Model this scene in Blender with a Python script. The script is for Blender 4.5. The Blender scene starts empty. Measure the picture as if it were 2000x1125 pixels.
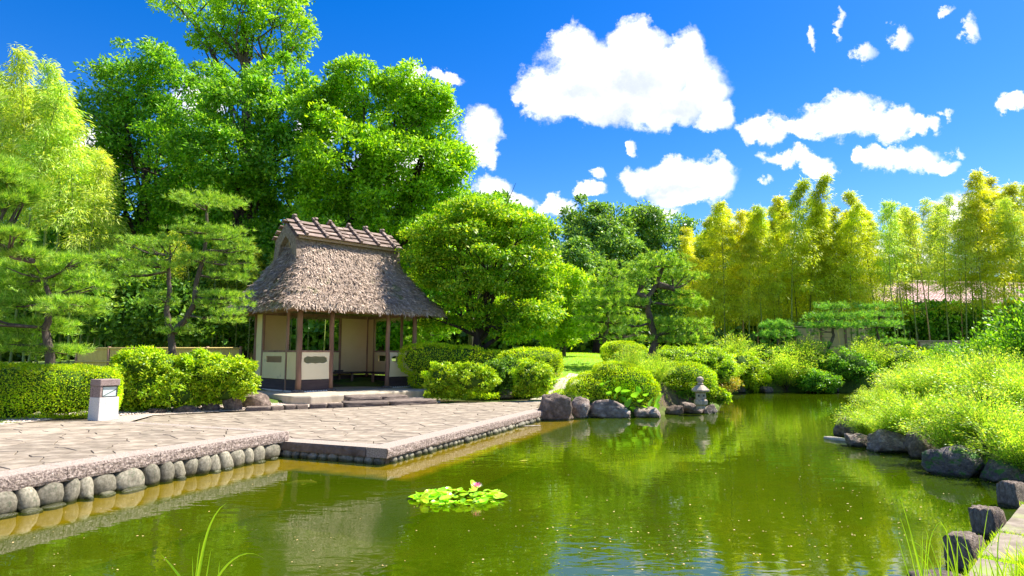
import bpy, math, random
import numpy as np
from mathutils import Vector, Matrix, noise as mnoise

SC = bpy.context.scene
COL = SC.collection
random.seed(7)
RNG = np.random.default_rng(11)
R = math.radians

# ------------------------------------------------------------------ camera, sky, sun, exposure
FPX, PITCH, EYE = 1230.0, R(5.85), 1.67
cd = bpy.data.cameras.new('camera'); cam = bpy.data.objects.new('camera', cd); COL.objects.link(cam)
cam.location = (0, 0, EYE); cam.rotation_euler = (R(90) + PITCH, 0, 0)
cd.sensor_width = 36; cd.lens = 36 * FPX / 2000; cd.clip_start = 0.05; cd.clip_end = 3000
SC.camera = cam

SUN_AZ, SUN_EL = R(68), R(56)          # azimuth measured from +Y towards +X
world = bpy.data.worlds.new('World'); SC.world = world; world.use_nodes = True
WT = world.node_tree; WT.nodes.clear()


def wn(kind, **kw):
    n = WT.nodes.new(kind)
    for k, v in kw.items():
        setattr(n, k, v)
    return n


def wmath(op, a, b=None, c=None, clamp=False):
    n = wn('ShaderNodeMath', operation=op, use_clamp=clamp)
    for i, v in enumerate((a, b, c)):
        if v is None:
            continue
        if isinstance(v, (int, float)):
            n.inputs[i].default_value = v
        else:
            WT.links.new(v, n.inputs[i])
    return n.outputs[0]


def wvec(op, a, b=None, c=None, out=0):
    n = wn('ShaderNodeVectorMath', operation=op)
    for i, v in enumerate((a, b, c)):
        if v is None:
            continue
        if isinstance(v, tuple):
            n.inputs[i].default_value = v
        else:
            WT.links.new(v, n.inputs[i])
    return n.outputs[out]


def wsmooth(x, lo, hi):
    n = wn('ShaderNodeMapRange', interpolation_type='SMOOTHSTEP')
    n.inputs[1].default_value = lo; n.inputs[2].default_value = hi
    WT.links.new(x, n.inputs[0])
    return n.outputs[0]


def build_world():
    sky = wn('ShaderNodeTexSky', sky_type='NISHITA', sun_disc=False, sun_elevation=SUN_EL, sun_rotation=SUN_AZ,
             air_density=1.0, dust_density=0.25, ozone_density=4.0)
    hs = wn('ShaderNodeHueSaturation'); hs.inputs['Saturation'].default_value = 1.42; hs.inputs['Value'].default_value = 1.0
    hs.inputs['Hue'].default_value = 0.514
    WT.links.new(sky.outputs[0], hs.inputs['Color'])
    skyc = wvec('SCALE', hs.outputs[0]); skyc.node.inputs[3].default_value = SKY_STRENGTH
    tc = wn('ShaderNodeTexCoord')
    d = tc.outputs['Generated']
    sp, cp = math.sin(PITCH), math.cos(PITCH)
    # gnomonic chart of the northern sky (towards the grove)
    X = wvec('DOT_PRODUCT', d, (1, 0, 0), out=1); U = wvec('DOT_PRODUCT', d, (0, -sp, cp), out=1)
    Fw = wvec('DOT_PRODUCT', d, (0, cp, sp), out=1)
    Fm = wmath('MAXIMUM', Fw, 0.05)
    cx = wn('ShaderNodeCombineXYZ')
    WT.links.new(wmath('DIVIDE', X, Fm), cx.inputs[0]); WT.links.new(wmath('DIVIDE', U, Fm), cx.inputs[1])
    p0 = cx.outputs[0]

    def nz(vec, scale, detail, rough=0.6, col=False):
        n = wn('ShaderNodeTexNoise'); n.inputs['Scale'].default_value = scale
        n.inputs['Detail'].default_value = detail; n.inputs['Roughness'].default_value = rough
        WT.links.new(vec, n.inputs['Vector'])
        return n.outputs[1 if col else 0]
    w1 = wvec('SCALE', wvec('SUBTRACT', nz(p0, 9, 3, .6, True), (.5, .5, .5))); w1.node.inputs[3].default_value = 0.075
    w2 = wvec('SCALE', wvec('SUBTRACT', nz(p0, 30, 6, .7, True), (.5, .5, .5))); w2.node.inputs[3].default_value = 0.05
    p = wvec('ADD', wvec('ADD', p0, w1), w2)

    def field(blobs, vec):
        acc = None
        for (bx, by, rx, ry) in blobs:
            c = ((bx - 1000) / FPX, (562.5 - by) / FPX); r = (rx / FPX, ry / FPX)
            q = wvec('MULTIPLY_ADD', vec, (1 / r[0], 1 / r[1], 0), (-c[0] / r[0], -c[1] / r[1], 0))
            g = wmath('SUBTRACT', 1.0, wvec('DOT_PRODUCT', q, q, out=1), clamp=True)
            acc = g if acc is None else wmath('MAXIMUM', acc, g)
        return acc
    big = [(1210, 150, 185, 95), (1240, 80, 62, 52), (1125, 95, 62, 52), (1330, 100, 62, 62), (1070, 180, 82, 58), (1370, 165, 60, 80),
           (1395, 230, 52, 48), (1160, 205, 112, 38), (1290, 210, 112, 46), (1025, 190, 36, 22),
           (1650, 225, 120, 40), (1740, 235, 66, 38), (1545, 240, 66, 24), (1485, 262, 52, 27), (1810, 238, 30, 20),
           (1320, 350, 98, 44), (1250, 350, 48, 38), (1380, 355, 66, 48), (1330, 385, 90, 30),
           (1580, 300, 42, 24), (1530, 313, 42, 20), (1600, 318, 30, 24), (1770, 305, 82, 34), (1720, 305, 50, 30), (1830, 318, 48, 20),
           (935, 265, 48, 58), (950, 300, 30, 30), (960, 370, 52, 36), (1010, 395, 45, 30), (1085, 405, 42, 24), (1145, 372, 36, 18),
           (1985, 200, 36, 24), (1685, 296, 22, 14), (880, 205, 18, 24), (870, 145, 42, 15), (815, 140, 18, 16), (1280, 418, 60, 18),
           (1920, 420, 130, 60), (1750, 520, 160, 60), (390, 190, 70, 60), (620, 240, 60, 60), (200, 300, 70, 60), (800, 330, 120, 90)]
    wisp = [(1160, 340, 26, 18), (1238, 283, 14, 20), (1845, 32, 20, 14), (1888, 66, 26, 34), (1752, 80, 34, 30), (1580, 80, 14, 28),
            (1645, 45, 14, 44), (1865, 293, 30, 12), (1680, 110, 30, 24), (1850, 213, 24, 12), (1040, 200, 60, 40), (1090, 385, 22, 16), (1495, 360, 16, 14)]
    nd = nz(p0, 30, 10, .70)
    g = field(big, p)
    gw = field(wisp, p)
    low = wmath('MULTIPLY', wmath('SUBTRACT', nz(p0, 7, 3, .6), .5), .9)
    e = wmath('ADD', wmath('ADD', g, low), wmath('MULTIPLY', wmath('SUBTRACT', nd, .5), .85))
    a1 = wmath('POWER', wsmooth(e, -.05, .78), 1.3)
    ew = wmath('ADD', wmath('MULTIPLY', gw, .75), wmath('MULTIPLY', wmath('SUBTRACT', nd, .5), 1.6))
    a2 = wmath('MULTIPLY', wmath('MULTIPLY', wsmooth(ew, .30, .85), .85), wsmooth(gw, 0, .2))
    front = wsmooth(Fw, .25, .5)
    a12 = wmath('MULTIPLY', wmath('MAXIMUM', wmath('MULTIPLY', a1, wsmooth(g, 0, .12)), a2), front)
    # the rest of the sky carries the same scattered cumulus
    ng = nz(d, 3.2, 8, .6)
    a3 = wmath('MULTIPLY', wsmooth(ng, .54, .64), wmath('SUBTRACT', 1.0, wsmooth(Fw, .35, .6)))
    alpha = wmath('MAXIMUM', a12, a3)
    gray = field([(1130, 170, 110, 34), (1240, 165, 110, 50), (1320, 215, 120, 40), (1200, 215, 90, 30), (1320, 368, 110, 20), (1290, 385, 70, 14), (950, 290, 26, 30)], p)
    gsh = wmath('MULTIPLY', wsmooth(wmath('ADD', wmath('ADD', gray, low), wmath('MULTIPLY', wmath('SUBTRACT', nd, .5), 1.3)), .0, 1.25), .95)
    mc = wn('ShaderNodeMix', data_type='RGBA')
    WT.links.new(gsh, mc.inputs[0]); mc.inputs[6].default_value = (.66, .66, .665, 1); mc.inputs[7].default_value = (.34, .375, .43, 1)
    mx = wn('ShaderNodeMix', data_type='RGBA')
    WT.links.new(alpha, mx.inputs[0]); WT.links.new(skyc, mx.inputs[6]); WT.links.new(mc.outputs[2], mx.inputs[7])
    bg = wn('ShaderNodeBackground'); bg.inputs[1].default_value = 1.0
    WT.links.new(mx.outputs[2], bg.inputs[0])
    out = wn('ShaderNodeOutputWorld'); WT.links.new(bg.outputs[0], out.inputs[0])


SKY_STRENGTH = 0.092
build_world()
sd = bpy.data.lights.new('sun', 'SUN'); sd.energy = 5.0; sd.angle = R(0.55); sd.color = (1, .95, .85)
sun = bpy.data.objects.new('sun', sd); COL.objects.link(sun)
sv = Vector((math.sin(SUN_AZ) * math.cos(SUN_EL), math.cos(SUN_AZ) * math.cos(SUN_EL), math.sin(SUN_EL)))
sun.rotation_euler = sv.to_track_quat('Z', 'Y').to_euler()
SC.view_settings.view_transform = 'Standard'; SC.view_settings.look = 'None'
SC.view_settings.exposure = 1.22; SC.view_settings.gamma = 1; SC.view_settings.use_curve_mapping = False
SC.render.engine = 'CYCLES'
SC.cycles.max_bounces = 10; SC.cycles.diffuse_bounces = 6; SC.cycles.glossy_bounces = 3; SC.cycles.transmission_bounces = 4
SC.cycles.transparent_max_bounces = 8; SC.cycles.sample_clamp_indirect = 6; SC.cycles.caustics_reflective = False
SC.cycles.use_denoising = True


# ------------------------------------------------------------------ helpers: where things stand
def ray(px, py):
    u = (px - 1000) / FPX; v = (562.5 - py) / FPX
    return Vector((u, math.cos(PITCH) - v * math.sin(PITCH), math.sin(PITCH) + v * math.cos(PITCH)))


def at(px, py, Y):
    d = ray(px, py)
    return Vector((0, 0, EYE)) + d * (Y / d.y)


def gnd(px, py, z=0.0):
    d = ray(px, py)
    return Vector((0, 0, EYE)) + d * ((z - EYE) / d.z)


# ------------------------------------------------------------------ helpers: objects
def link(name, data, parent=None, loc=None):
    o = bpy.data.objects.new(name, data); COL.objects.link(o)
    if parent is not None:
        o.parent = parent
    if loc is not None:
        o.location = loc
    return o


def tag(o, label=None, cat=None, group=None, kind=None):
    for k, v in (('label', label), ('category', cat), ('group', group), ('kind', kind)):
        if v:
            o[k] = v
    return o


def empty(name, loc, label, cat, group=None, rz=0):
    o = link(name, None, loc=loc); o.rotation_euler = (0, 0, rz)
    o.empty_display_size = .2
    return tag(o, label, cat, group)


def copy_thing(root, loc, rz=0, scale=1, label=None, group=None, tilt=(0, 0)):
    r = root.copy(); COL.objects.link(r); r.location = loc; r.rotation_euler = (tilt[0], tilt[1], rz)
    r.scale = (scale,) * 3 if isinstance(scale, (int, float)) else scale
    if label: r['label'] = label
    if group: r['group'] = group
    for ch in root.children:
        c = ch.copy(); COL.objects.link(c); c.parent = r
    return r


def np_mesh(name, co, nper, mat, smooth=False):
    """co: (N*nper,3) vertices, every face uses nper consecutive vertices"""
    co = np.ascontiguousarray(co, dtype=np.float32).reshape(-1, 3)
    n = len(co); me = bpy.data.meshes.new(name)
    me.vertices.add(n); me.vertices.foreach_set('co', co.ravel())
    me.loops.add(n); me.loops.foreach_set('vertex_index', np.arange(n, dtype=np.int32))
    me.polygons.add(n // nper); me.polygons.foreach_set('loop_start', np.arange(0, n, nper, dtype=np.int32))
    me.update(calc_edges=True)
    if mat: me.materials.append(mat)
    return me


class MB:
    def __init__(s):
        s.v = []; s.f = []

    def add(s, vs, fs):
        o = len(s.v); s.v.extend([tuple(v) for v in vs]); s.f.extend([tuple(i + o for i in f) for f in fs])

    def box(s, c, size, M=None):
        hx, hy, hz = size[0] / 2, size[1] / 2, size[2] / 2
        vs = [Vector((x * hx, y * hy, z * hz)) for x in (-1, 1) for y in (-1, 1) for z in (-1, 1)]
        if M is not None: vs = [M @ v for v in vs]
        s.add([v + Vector(c) for v in vs], [(0, 1, 3, 2), (4, 6, 7, 5), (0, 4, 5, 1), (2, 3, 7, 6), (0, 2, 6, 4), (1, 5, 7, 3)])

    def bar(s, a, b, w, h=None, up=Vector((0, 0, 1))):
        a = Vector(a); b = Vector(b); h = h or w; d = (b - a).normalized()
        if abs(d.dot(up)) > .98: up = Vector((0, 1, 0))
        sx = d.cross(up).normalized(); uz = sx.cross(d).normalized()
        vs = [p + sx * (i * w / 2) + uz * (j * h / 2) for p in (a, b) for i, j in ((-1, -1), (1, -1), (1, 1), (-1, 1))]
        s.add(vs, [(3, 2, 1, 0), (4, 5, 6, 7), (0, 1, 5, 4), (1, 2, 6, 5), (2, 3, 7, 6), (3, 0, 4, 7)])

    def tube(s, pts, rad, n=8, cap=True):
        pts = [Vector(p) for p in pts]; rings = []
        up = Vector((.13, .31, .94)); o = len(s.v)
        for i, p in enumerate(pts):
            d = (pts[min(i + 1, len(pts) - 1)] - pts[max(i - 1, 0)]).normalized()
            u = d.cross(up)
            if u.length < .05: u = d.cross(Vector((1, 0, 0)))
            u.normalize(); w = d.cross(u).normalized(); r = rad[i]
            for k in range(n):
                t = 2 * math.pi * k / n; s.v.append(tuple(p + u * (r * math.cos(t)) + w * (r * math.sin(t))))
        for i in range(len(pts) - 1):
            for k in range(n):
                a = o + i * n + k; b = o + i * n + (k + 1) % n
                s.f.append((a, b, b + n, a + n))
        if cap:
            s.f.append(tuple(o + k for k in reversed(range(n)))); e = o + (len(pts) - 1) * n
            s.f.append(tuple(e + k for k in range(n)))

    def loft(s, rings, cap=True):
        o = len(s.v); n = len(rings[0])
        for r in rings: s.v.extend([tuple(p) for p in r])
        for i in range(len(rings) - 1):
            for k in range(n):
                a = o + i * n + k; b = o + i * n + (k + 1) % n
                s.f.append((a, b, b + n, a + n))
        if cap:
            s.f.append(tuple(o + k for k in reversed(range(n)))); e = o + (len(rings) - 1) * n
            s.f.append(tuple(e + k for k in range(n)))

    def mesh(s, name, mat, smooth=False):
        me = bpy.data.meshes.new(name); me.from_pydata(s.v, [], s.f); me.update()
        if mat: me.materials.append(mat)
        if smooth: me.polygons.foreach_set('use_smooth', [True] * len(me.polygons))
        return me

    def obj(s, name, mat, parent=None, loc=None, smooth=False, bevel=0):
        o = link(name, s.mesh(name, mat, smooth), parent, loc)
        if bevel:
            m = o.modifiers.new('bevel', 'BEVEL'); m.width = bevel; m.segments = 2; m.limit_method = 'ANGLE'
        return o


# ------------------------------------------------------------------ materials
def new_mat(name):
    m = bpy.data.materials.new(name); m.use_nodes = True; nt = m.node_tree; nt.nodes.clear()
    out = nt.nodes.new('ShaderNodeOutputMaterial')
    return m, nt, out


def noise_node(nt, scale, detail=4, rough=.55, vec=None, dist=0):
    n = nt.nodes.new('ShaderNodeTexNoise'); n.inputs['Scale'].default_value = scale; n.inputs['Detail'].default_value = detail
    n.inputs['Roughness'].default_value = rough; n.inputs['Distortion'].default_value = dist
    if vec is not None: nt.links.new(vec, n.inputs['Vector'])
    return n


def ramp(nt, fac, stops):
    r = nt.nodes.new('ShaderNodeValToRGB'); el = r.color_ramp.elements
    while len(el) < len(stops): el.new(.5)
    for e, (p, c) in zip(el, stops):
        e.position = p; e.color = tuple(c) + (1,)
    nt.links.new(fac, r.inputs[0])
    return r.outputs[0]


def mixc(nt, fac, a, b, blend='MIX'):
    n = nt.nodes.new('ShaderNodeMix'); n.data_type = 'RGBA'; n.blend_type = blend
    for i, v in ((0, fac), (6, a), (7, b)):
        if isinstance(v, (int, float)): n.inputs[i].default_value = v
        elif isinstance(v, tuple): n.inputs[i].default_value = v + (1,)
        else: nt.links.new(v, n.inputs[i])
    return n.outputs[2]


def solid(name, stops, scale=6, rough=.85, bump=.3, bscale=30, bdist=.02, island=0, stretch=None, spec=.3, objco=True, second=None, wet=False):
    """surface with noise-driven colour stops, fine relief; island adds a per-piece brightness change"""
    m, nt, out = new_mat(name)
    tc = nt.nodes.new('ShaderNodeTexCoord'); vec = tc.outputs['Object']
    if stretch:
        mp = nt.nodes.new('ShaderNodeMapping'); mp.inputs['Scale'].default_value = stretch
        nt.links.new(vec, mp.inputs[0]); vec = mp.outputs[0]
    n1 = noise_node(nt, scale, 6, .65, vec)
    c = ramp(nt, n1.outputs[0], stops)
    if second:
        sc2, lo, hi, col2 = second
        n2 = noise_node(nt, sc2, 5, .6, vec)
        f = nt.nodes.new('ShaderNodeMapRange'); f.inputs[1].default_value = lo; f.inputs[2].default_value = hi
        nt.links.new(n2.outputs[0], f.inputs[0]); c = mixc(nt, f.outputs[0], c, col2)
    if island:
        if island > 0:
            g = nt.nodes.new('ShaderNodeNewGeometry'); rnd = g.outputs['Random Per Island']
        else:
            g = nt.nodes.new('ShaderNodeObjectInfo'); rnd = g.outputs['Random']
        mr = nt.nodes.new('ShaderNodeMapRange'); mr.inputs[3].default_value = 1 - abs(island); mr.inputs[4].default_value = 1 + abs(island)
        nt.links.new(rnd, mr.inputs[0])
        hs = nt.nodes.new('ShaderNodeHueSaturation'); nt.links.new(c, hs.inputs['Color']); nt.links.new(mr.outputs[0], hs.inputs['Value'])
        c = hs.outputs[0]
    b = nt.nodes.new('ShaderNodeBsdfPrincipled'); b.inputs['Roughness'].default_value = rough
    b.inputs['Specular IOR Level'].default_value = spec
    if wet:
        ge = nt.nodes.new('ShaderNodeNewGeometry'); sx = nt.nodes.new('ShaderNodeSeparateXYZ'); nt.links.new(ge.outputs['Position'], sx.inputs[0])
        wn_ = noise_node(nt, 5, 3, .6, ge.outputs['Position']); ad = nt.nodes.new('ShaderNodeMath'); ad.operation = 'MULTIPLY_ADD'; ad.inputs[1].default_value = -.07
        nt.links.new(wn_.outputs[0], ad.inputs[0]); nt.links.new(sx.outputs[2], ad.inputs[2])
        wr = nt.nodes.new('ShaderNodeMapRange'); wr.inputs[1].default_value = -.015; wr.inputs[2].default_value = .015; nt.links.new(ad.outputs[0], wr.inputs[0])
        dark = mixc(nt, 1.0, c, (.30, .34, .20), 'MULTIPLY'); c = mixc(nt, wr.outputs[0], dark, c)
        rm = nt.nodes.new('ShaderNodeMapRange'); rm.inputs[3].default_value = .25; rm.inputs[4].default_value = rough
        nt.links.new(wr.outputs[0], rm.inputs[0]); nt.links.new(rm.outputs[0], b.inputs['Roughness'])
    nt.links.new(c, b.inputs['Base Color'])
    if bump:
        n3 = noise_node(nt, bscale, 6, .65, vec)
        bp = nt.nodes.new('ShaderNodeBump'); bp.inputs['Strength'].default_value = bump; bp.inputs['Distance'].default_value = bdist
        nt.links.new(n3.outputs[0], bp.inputs['Height']); nt.links.new(bp.outputs[0], b.inputs['Normal'])
    nt.links.new(b.outputs[0], out.inputs[0])
    return m


LEAF_GAIN = 1.75


def leafmat(name, c1, c2, c3=None, objvar=0, trans=.42, rough=.42, var=1.5, spec=.35, tcol=(1.35, 1.25, .35)):
    m, nt, out = new_mat(name)
    k = LEAF_GAIN; c1, c2, c3 = [tuple(min(.85, v * k * (1.12 if i == 0 else 1)) for i, v in enumerate(c)) if c else None for c in (c1, c2, c3)]
    g = nt.nodes.new('ShaderNodeNewGeometry'); tc = nt.nodes.new('ShaderNodeTexCoord')
    stops = [(0, c1), (.55, c2)] + ([(1, c3)] if c3 else [])
    c = ramp(nt, g.outputs['Random Per Island'], stops)
    n = noise_node(nt, var, 2, .5, tc.outputs['Object'])
    v = nt.nodes.new('ShaderNodeMapRange'); v.inputs[1].default_value = .3; v.inputs[2].default_value = .7
    v.inputs[3].default_value = .72; v.inputs[4].default_value = 1.25
    nt.links.new(n.outputs[0], v.inputs[0])
    hs = nt.nodes.new('ShaderNodeHueSaturation'); nt.links.new(c, hs.inputs['Color']); nt.links.new(v.outputs[0], hs.inputs['Value'])
    if objvar:
        oi = nt.nodes.new('ShaderNodeObjectInfo'); hm = nt.nodes.new('ShaderNodeMapRange'); hm.inputs[3].default_value = .5 - objvar * .1; hm.inputs[4].default_value = .5 + objvar * 1.0
        nt.links.new(oi.outputs['Random'], hm.inputs[0]); nt.links.new(hm.outputs[0], hs.inputs['Hue'])
    c = hs.outputs[0]
    b = nt.nodes.new('ShaderNodeBsdfPrincipled'); b.inputs['Roughness'].default_value = rough; b.inputs['Specular IOR Level'].default_value = spec
    nt.links.new(c, b.inputs['Base Color'])
    t = nt.nodes.new('ShaderNodeBsdfTranslucent'); nt.links.new(mixc(nt, 1.0, c, tcol, 'MULTIPLY'), t.inputs[0])
    mx = nt.nodes.new('ShaderNodeMixShader'); mx.inputs[0].default_value = trans
    nt.links.new(b.outputs[0], mx.inputs[1]); nt.links.new(t.outputs[0], mx.inputs[2]); nt.links.new(mx.outputs[0], out.inputs[0])
    return m


M = {}
M['camphor'] = leafmat('camphor_leaf', (.04, .14, .008), (.10, .27, .015), (.22, .39, .035), trans=.48)
M['zelkova'] = leafmat('zelkova_leaf', (.06, .17, .006), (.15, .33, .01), (.26, .44, .02), trans=.48)
M['maple'] = leafmat('maple_leaf', (.055, .165, .006), (.14, .29, .01), (.32, .41, .03), trans=.45)
M['far'] = leafmat('far_leaf', (.045, .12, .035), (.10, .22, .04), (.20, .33, .06), trans=.42)
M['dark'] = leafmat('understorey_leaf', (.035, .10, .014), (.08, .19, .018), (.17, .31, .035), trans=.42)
M['fresh'] = leafmat('fresh_leaf', (.09, .21, .006), (.20, .35, .012), (.34, .48, .03), trans=.5)
M['azalea'] = leafmat('azalea_leaf', (.14, .27, .004), (.27, .44, .006), (.42, .58, .012), trans=.38, rough=.5)
M['shrub'] = leafmat('shrub_leaf', (.08, .20, .004), (.21, .36, .008), (.38, .52, .02), trans=.4)
M['clover'] = leafmat('bush_clover_leaf', (.11, .25, .02), (.24, .42, .04), (.42, .57, .12), trans=.5)
M['bamboo_leaf'] = leafmat('bamboo_leaf', (.17, .24, .01), (.38, .43, .02), (.60, .55, .06), trans=.5, var=.9, objvar=.03)
M['bamboo_pale'] = leafmat('bamboo_leaf_pale', (.16, .27, .03), (.34, .45, .07), (.60, .58, .18), trans=.5, var=.9, objvar=.035)
M['needle'] = leafmat('pine_needle', (.07, .18, .018), (.16, .31, .03), (.32, .45, .09), trans=.4, var=5, rough=.5)
M['needle_dark'] = leafmat('pine_needle_deep', (.05, .17, .03), (.12, .30, .04), (.26, .43, .09), trans=.3, rough=.5)
M['grass'] = leafmat('grass_blade', (.14, .32, .008), (.28, .50, .02), (.50, .66, .08), trans=.45)
M['pad'] = leafmat('lily_pad', (.13, .34, .01), (.22, .48, .02), (.36, .56, .05), trans=.25, rough=.22, spec=.6)
M['pad_yellow'] = leafmat('yellowed_pad', (.6, .45, .04), (.7, .5, .05), trans=.2, rough=.3)
M['hosta'] = leafmat('hosta_leaf', (.06, .26, .02), (.14, .38, .03), (.34, .58, .10), trans=.35, rough=.35)
M['reddish'] = leafmat('reddish_leaf', (.12, .22, .02), (.26, .30, .03), (.50, .30, .08), trans=.4)
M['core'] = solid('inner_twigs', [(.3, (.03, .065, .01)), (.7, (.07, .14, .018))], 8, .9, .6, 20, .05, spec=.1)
M['bark'] = solid('bark', [(.3, (.05, .037, .028)), (.55, (.12, .09, .07)), (.75, (.24, .19, .15))], 7, .9, .9, 22, .03, stretch=(1, 1, .35))
M['darkbark'] = solid('dark_bark', [(.3, (.018, .013, .012)), (.7, (.07, .05, .04))], 7, .9, .8, 22, .03, stretch=(1, 1, .3))
M['culm'] = solid('bamboo_culm', [(.3, (.14, .20, .03)), (.55, (.28, .33, .07)), (.75, (.45, .40, .14))], 2, .5, .1, 20, .005, island=-.35)
M['culm_dry'] = solid('dry_culm', [(.3, (.32, .18, .07)), (.7, (.50, .32, .13))], 2, .6, .1, 20, .005, island=-.2)
M['rock'] = solid('rock', [(.28, (.095, .07, .06)), (.5, (.25, .19, .155)), (.72, (.50, .40, .33))], 3.2, .85, 1.0, 9, .06,
                  wet=True, island=-.25, second=(1.7, .56, .68, (.42, .37, .33)))
M['darkrock'] = solid('dark_rock', [(.28, (.075, .055, .045)), (.5, (.19, .14, .11)), (.72, (.40, .30, .245))], 3.2, .85, 1.0, 9, .06, wet=True, island=-.2)
M['mossrock'] = solid('mossy_rock', [(.28, (.06, .052, .055)), (.5, (.14, .12, .115)), (.72, (.30, .25, .235))], 3.2, .85, 1.0, 9, .06,
                      wet=True, second=(2.3, .5, .6, (.08, .2, .04)))
M['cobble'] = solid('cobble', [(.3, (.11, .095, .065)), (.5, (.22, .195, .14)), (.7, (.36, .32, .24))], 5, .8, .6, 24, .012, wet=True, island=-.38,
                    second=(6, .56, .7, (.10, .12, .07)))
M['granite'] = solid('granite_kerb', [(.35, (.20, .155, .125)), (.5, (.34, .275, .225)), (.66, (.50, .42, .35))], 60, .9, .5, 90, .008)
M['split'] = solid('split_granite', [(.32, (.10, .075, .07)), (.48, (.33, .25, .21)), (.62, (.60, .48, .41))], 34, .95, 1.0, 42, .035)
M['slab'] = solid('dark_slab', [(.3, (.10, .075, .06)), (.7, (.26, .20, .165))], 5, .9, .8, 18, .03, island=-.15)
M['paver'] = solid('flagstone', [(.3, (.155, .122, .088)), (.5, (.25, .20, .148)), (.7, (.38, .31, .24))], 4.5, .8, .35, 18, .012, island=-.13,
                   second=(1.3, .50, .75, (.40, .33, .25)), stretch=(1, 1, 1))
M['joint'] = solid('joint_mortar', [(.3, (.10, .075, .05)), (.7, (.19, .15, .105))], 12, .95, .4, 60, .01)
M['concrete'] = solid('platform_concrete', [(.3, (.30, .25, .18)), (.5, (.42, .36, .27)), (.75, (.55, .48, .37))], 3, .85, .35, 30, .01, stretch=(1, 1, .3))
M['gravel'] = solid('gravel', [(.3, (.30, .22, .17)), (.5, (.52, .42, .34)), (.7, (.72, .60, .50))], 45, .9, .9, 60, .03)
M['pebble'] = solid('pebble', [(.3, (.40, .31, .25)), (.7, (.70, .60, .52))], 3, .8, 0, island=.45)
M['white_pebble'] = solid('white_pebble', [(.3, (.6, .58, .55)), (.7, (.8, .78, .74))], 3, .7, 0, island=-.1)
M['poststone'] = solid('post_stone', [(.3, (.16, .115, .09)), (.5, (.32, .245, .19)), (.7, (.52, .42, .34))], 5, .85, 1.0, 14, .05, wet=True)
M['bankslab'] = solid('bank_slab', [(.3, (.15, .12, .085)), (.5, (.235, .19, .145)), (.7, (.33, .275, .22))], 7, .9, .5, 40, .01, second=(2.2, .55, .7, (.26, .30, .10)))
M['path'] = solid('path_stone', [(.3, (.42, .36, .28)), (.7, (.62, .55, .45))], 5, .9, .3, 30, .01)
M['soil'] = solid('soil', [(.3, (.05, .075, .015)), (.5, (.10, .16, .02)), (.7, (.16, .24, .03))], 2.5, .95, .6, 14, .05,
                  second=(.7, .5, .62, (.14, .10, .06)))
M['lawn'] = solid('lawn_turf', [(.3, (.13, .28, .015)), (.5, (.20, .38, .02)), (.7, (.30, .48, .035))], 14, .9, .6, 60, .02)
M['ledge'] = solid('submerged_ledge', [(.3, (.24, .165, .008)), (.7, (.34, .24, .014))], 3, .8, .2, 10, .02)
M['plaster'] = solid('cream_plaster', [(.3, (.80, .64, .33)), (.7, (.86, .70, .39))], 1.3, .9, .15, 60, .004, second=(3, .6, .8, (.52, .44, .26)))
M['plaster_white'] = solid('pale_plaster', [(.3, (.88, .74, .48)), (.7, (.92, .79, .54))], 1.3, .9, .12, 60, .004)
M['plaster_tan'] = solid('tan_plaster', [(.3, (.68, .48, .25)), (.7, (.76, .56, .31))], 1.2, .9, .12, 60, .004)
M['post'] = solid('weathered_post', [(.3, (.19, .10, .065)), (.55, (.32, .185, .125)), (.75, (.44, .28, .20))], 5, .8, .5, 22, .01, stretch=(1, 1, .15))
M['board'] = solid('dark_board', [(.3, (.045, .03, .035)), (.7, (.10, .07, .065))], 6, .75, .5, 26, .01, stretch=(.12, .12, 1))
M['thatch'] = solid('thatch', [(.3, (.15, .105, .075)), (.5, (.32, .235, .175)), (.7, (.48, .37, .28))], 14, .95, 1.0, 40, .05,
                    second=(1.6, .60, .74, (.20, .21, .08)))
M['straw'] = solid('straw', [(.3, (.28, .20, .15)), (.5, (.46, .35, .27)), (.7, (.62, .50, .40))], 9, .9, 0, island=.55,
                   second=(1.6, .60, .74, (.27, .29, .11)))
M['ridge'] = solid('ridge_bark', [(.3, (.12, .082, .066)), (.5, (.225, .16, .13)), (.7, (.36, .28, .23))], 9, .85, .7, 30, .012, island=-.3, stretch=(.3, 1, 1))
M['ridge_straw'] = solid('ridge_straw', [(.3, (.30, .19, .10)), (.7, (.48, .34, .20))], 20, .95, .8, 50, .02)
M['fence'] = solid('fence_bamboo', [(.3, (.55, .38, .10)), (.7, (.80, .60, .20))], 9, .6, .5, 40, .012, stretch=(4, 4, .3))
M['fencewall'] = solid('board_fence', [(.3, (.62, .44, .20)), (.7, (.74, .56, .28))], 3, .8, .4, 20, .01)
M['stonelamp'] = solid('lamp_stone', [(.35, (.50, .47, .43)), (.65, (.74, .70, .65))], 70, .9, .6, 80, .01)
M['stonelamp_cap'] = solid('lamp_cap_stone', [(.35, (.20, .14, .12)), (.65, (.36, .27, .24))], 40, .9, .4, 80, .01)
M['lantern'] = solid('lantern_stone', [(.3, (.28, .22, .165)), (.5, (.46, .37, .285)), (.7, (.62, .52, .41))], 14, .9, .7, 50, .012)
M['metal'] = solid('dark_metal', [(.3, (.03, .03, .03)), (.7, (.05, .05, .05))], 3, .5, 0)
M['petal'] = leafmat('lily_petal', (.75, .03, .22), (.85, .12, .35), (.9, .45, .6), trans=.3)
M['petal_white'] = leafmat('lily_petal_outer', (.85, .6, .65), (.9, .75, .75), trans=.3)
M['debris'] = solid('fallen_petals', [(.3, (.70, .38, .12)), (.7, (.72, .58, .30))], 3, .7, 0, island=.5)
M['tile'] = solid('roof_tile', [(.3, (.42, .22, .18)), (.5, (.60, .36, .30)), (.7, (.78, .54, .46))], 5, .6, .3, 12, .02)
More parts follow.
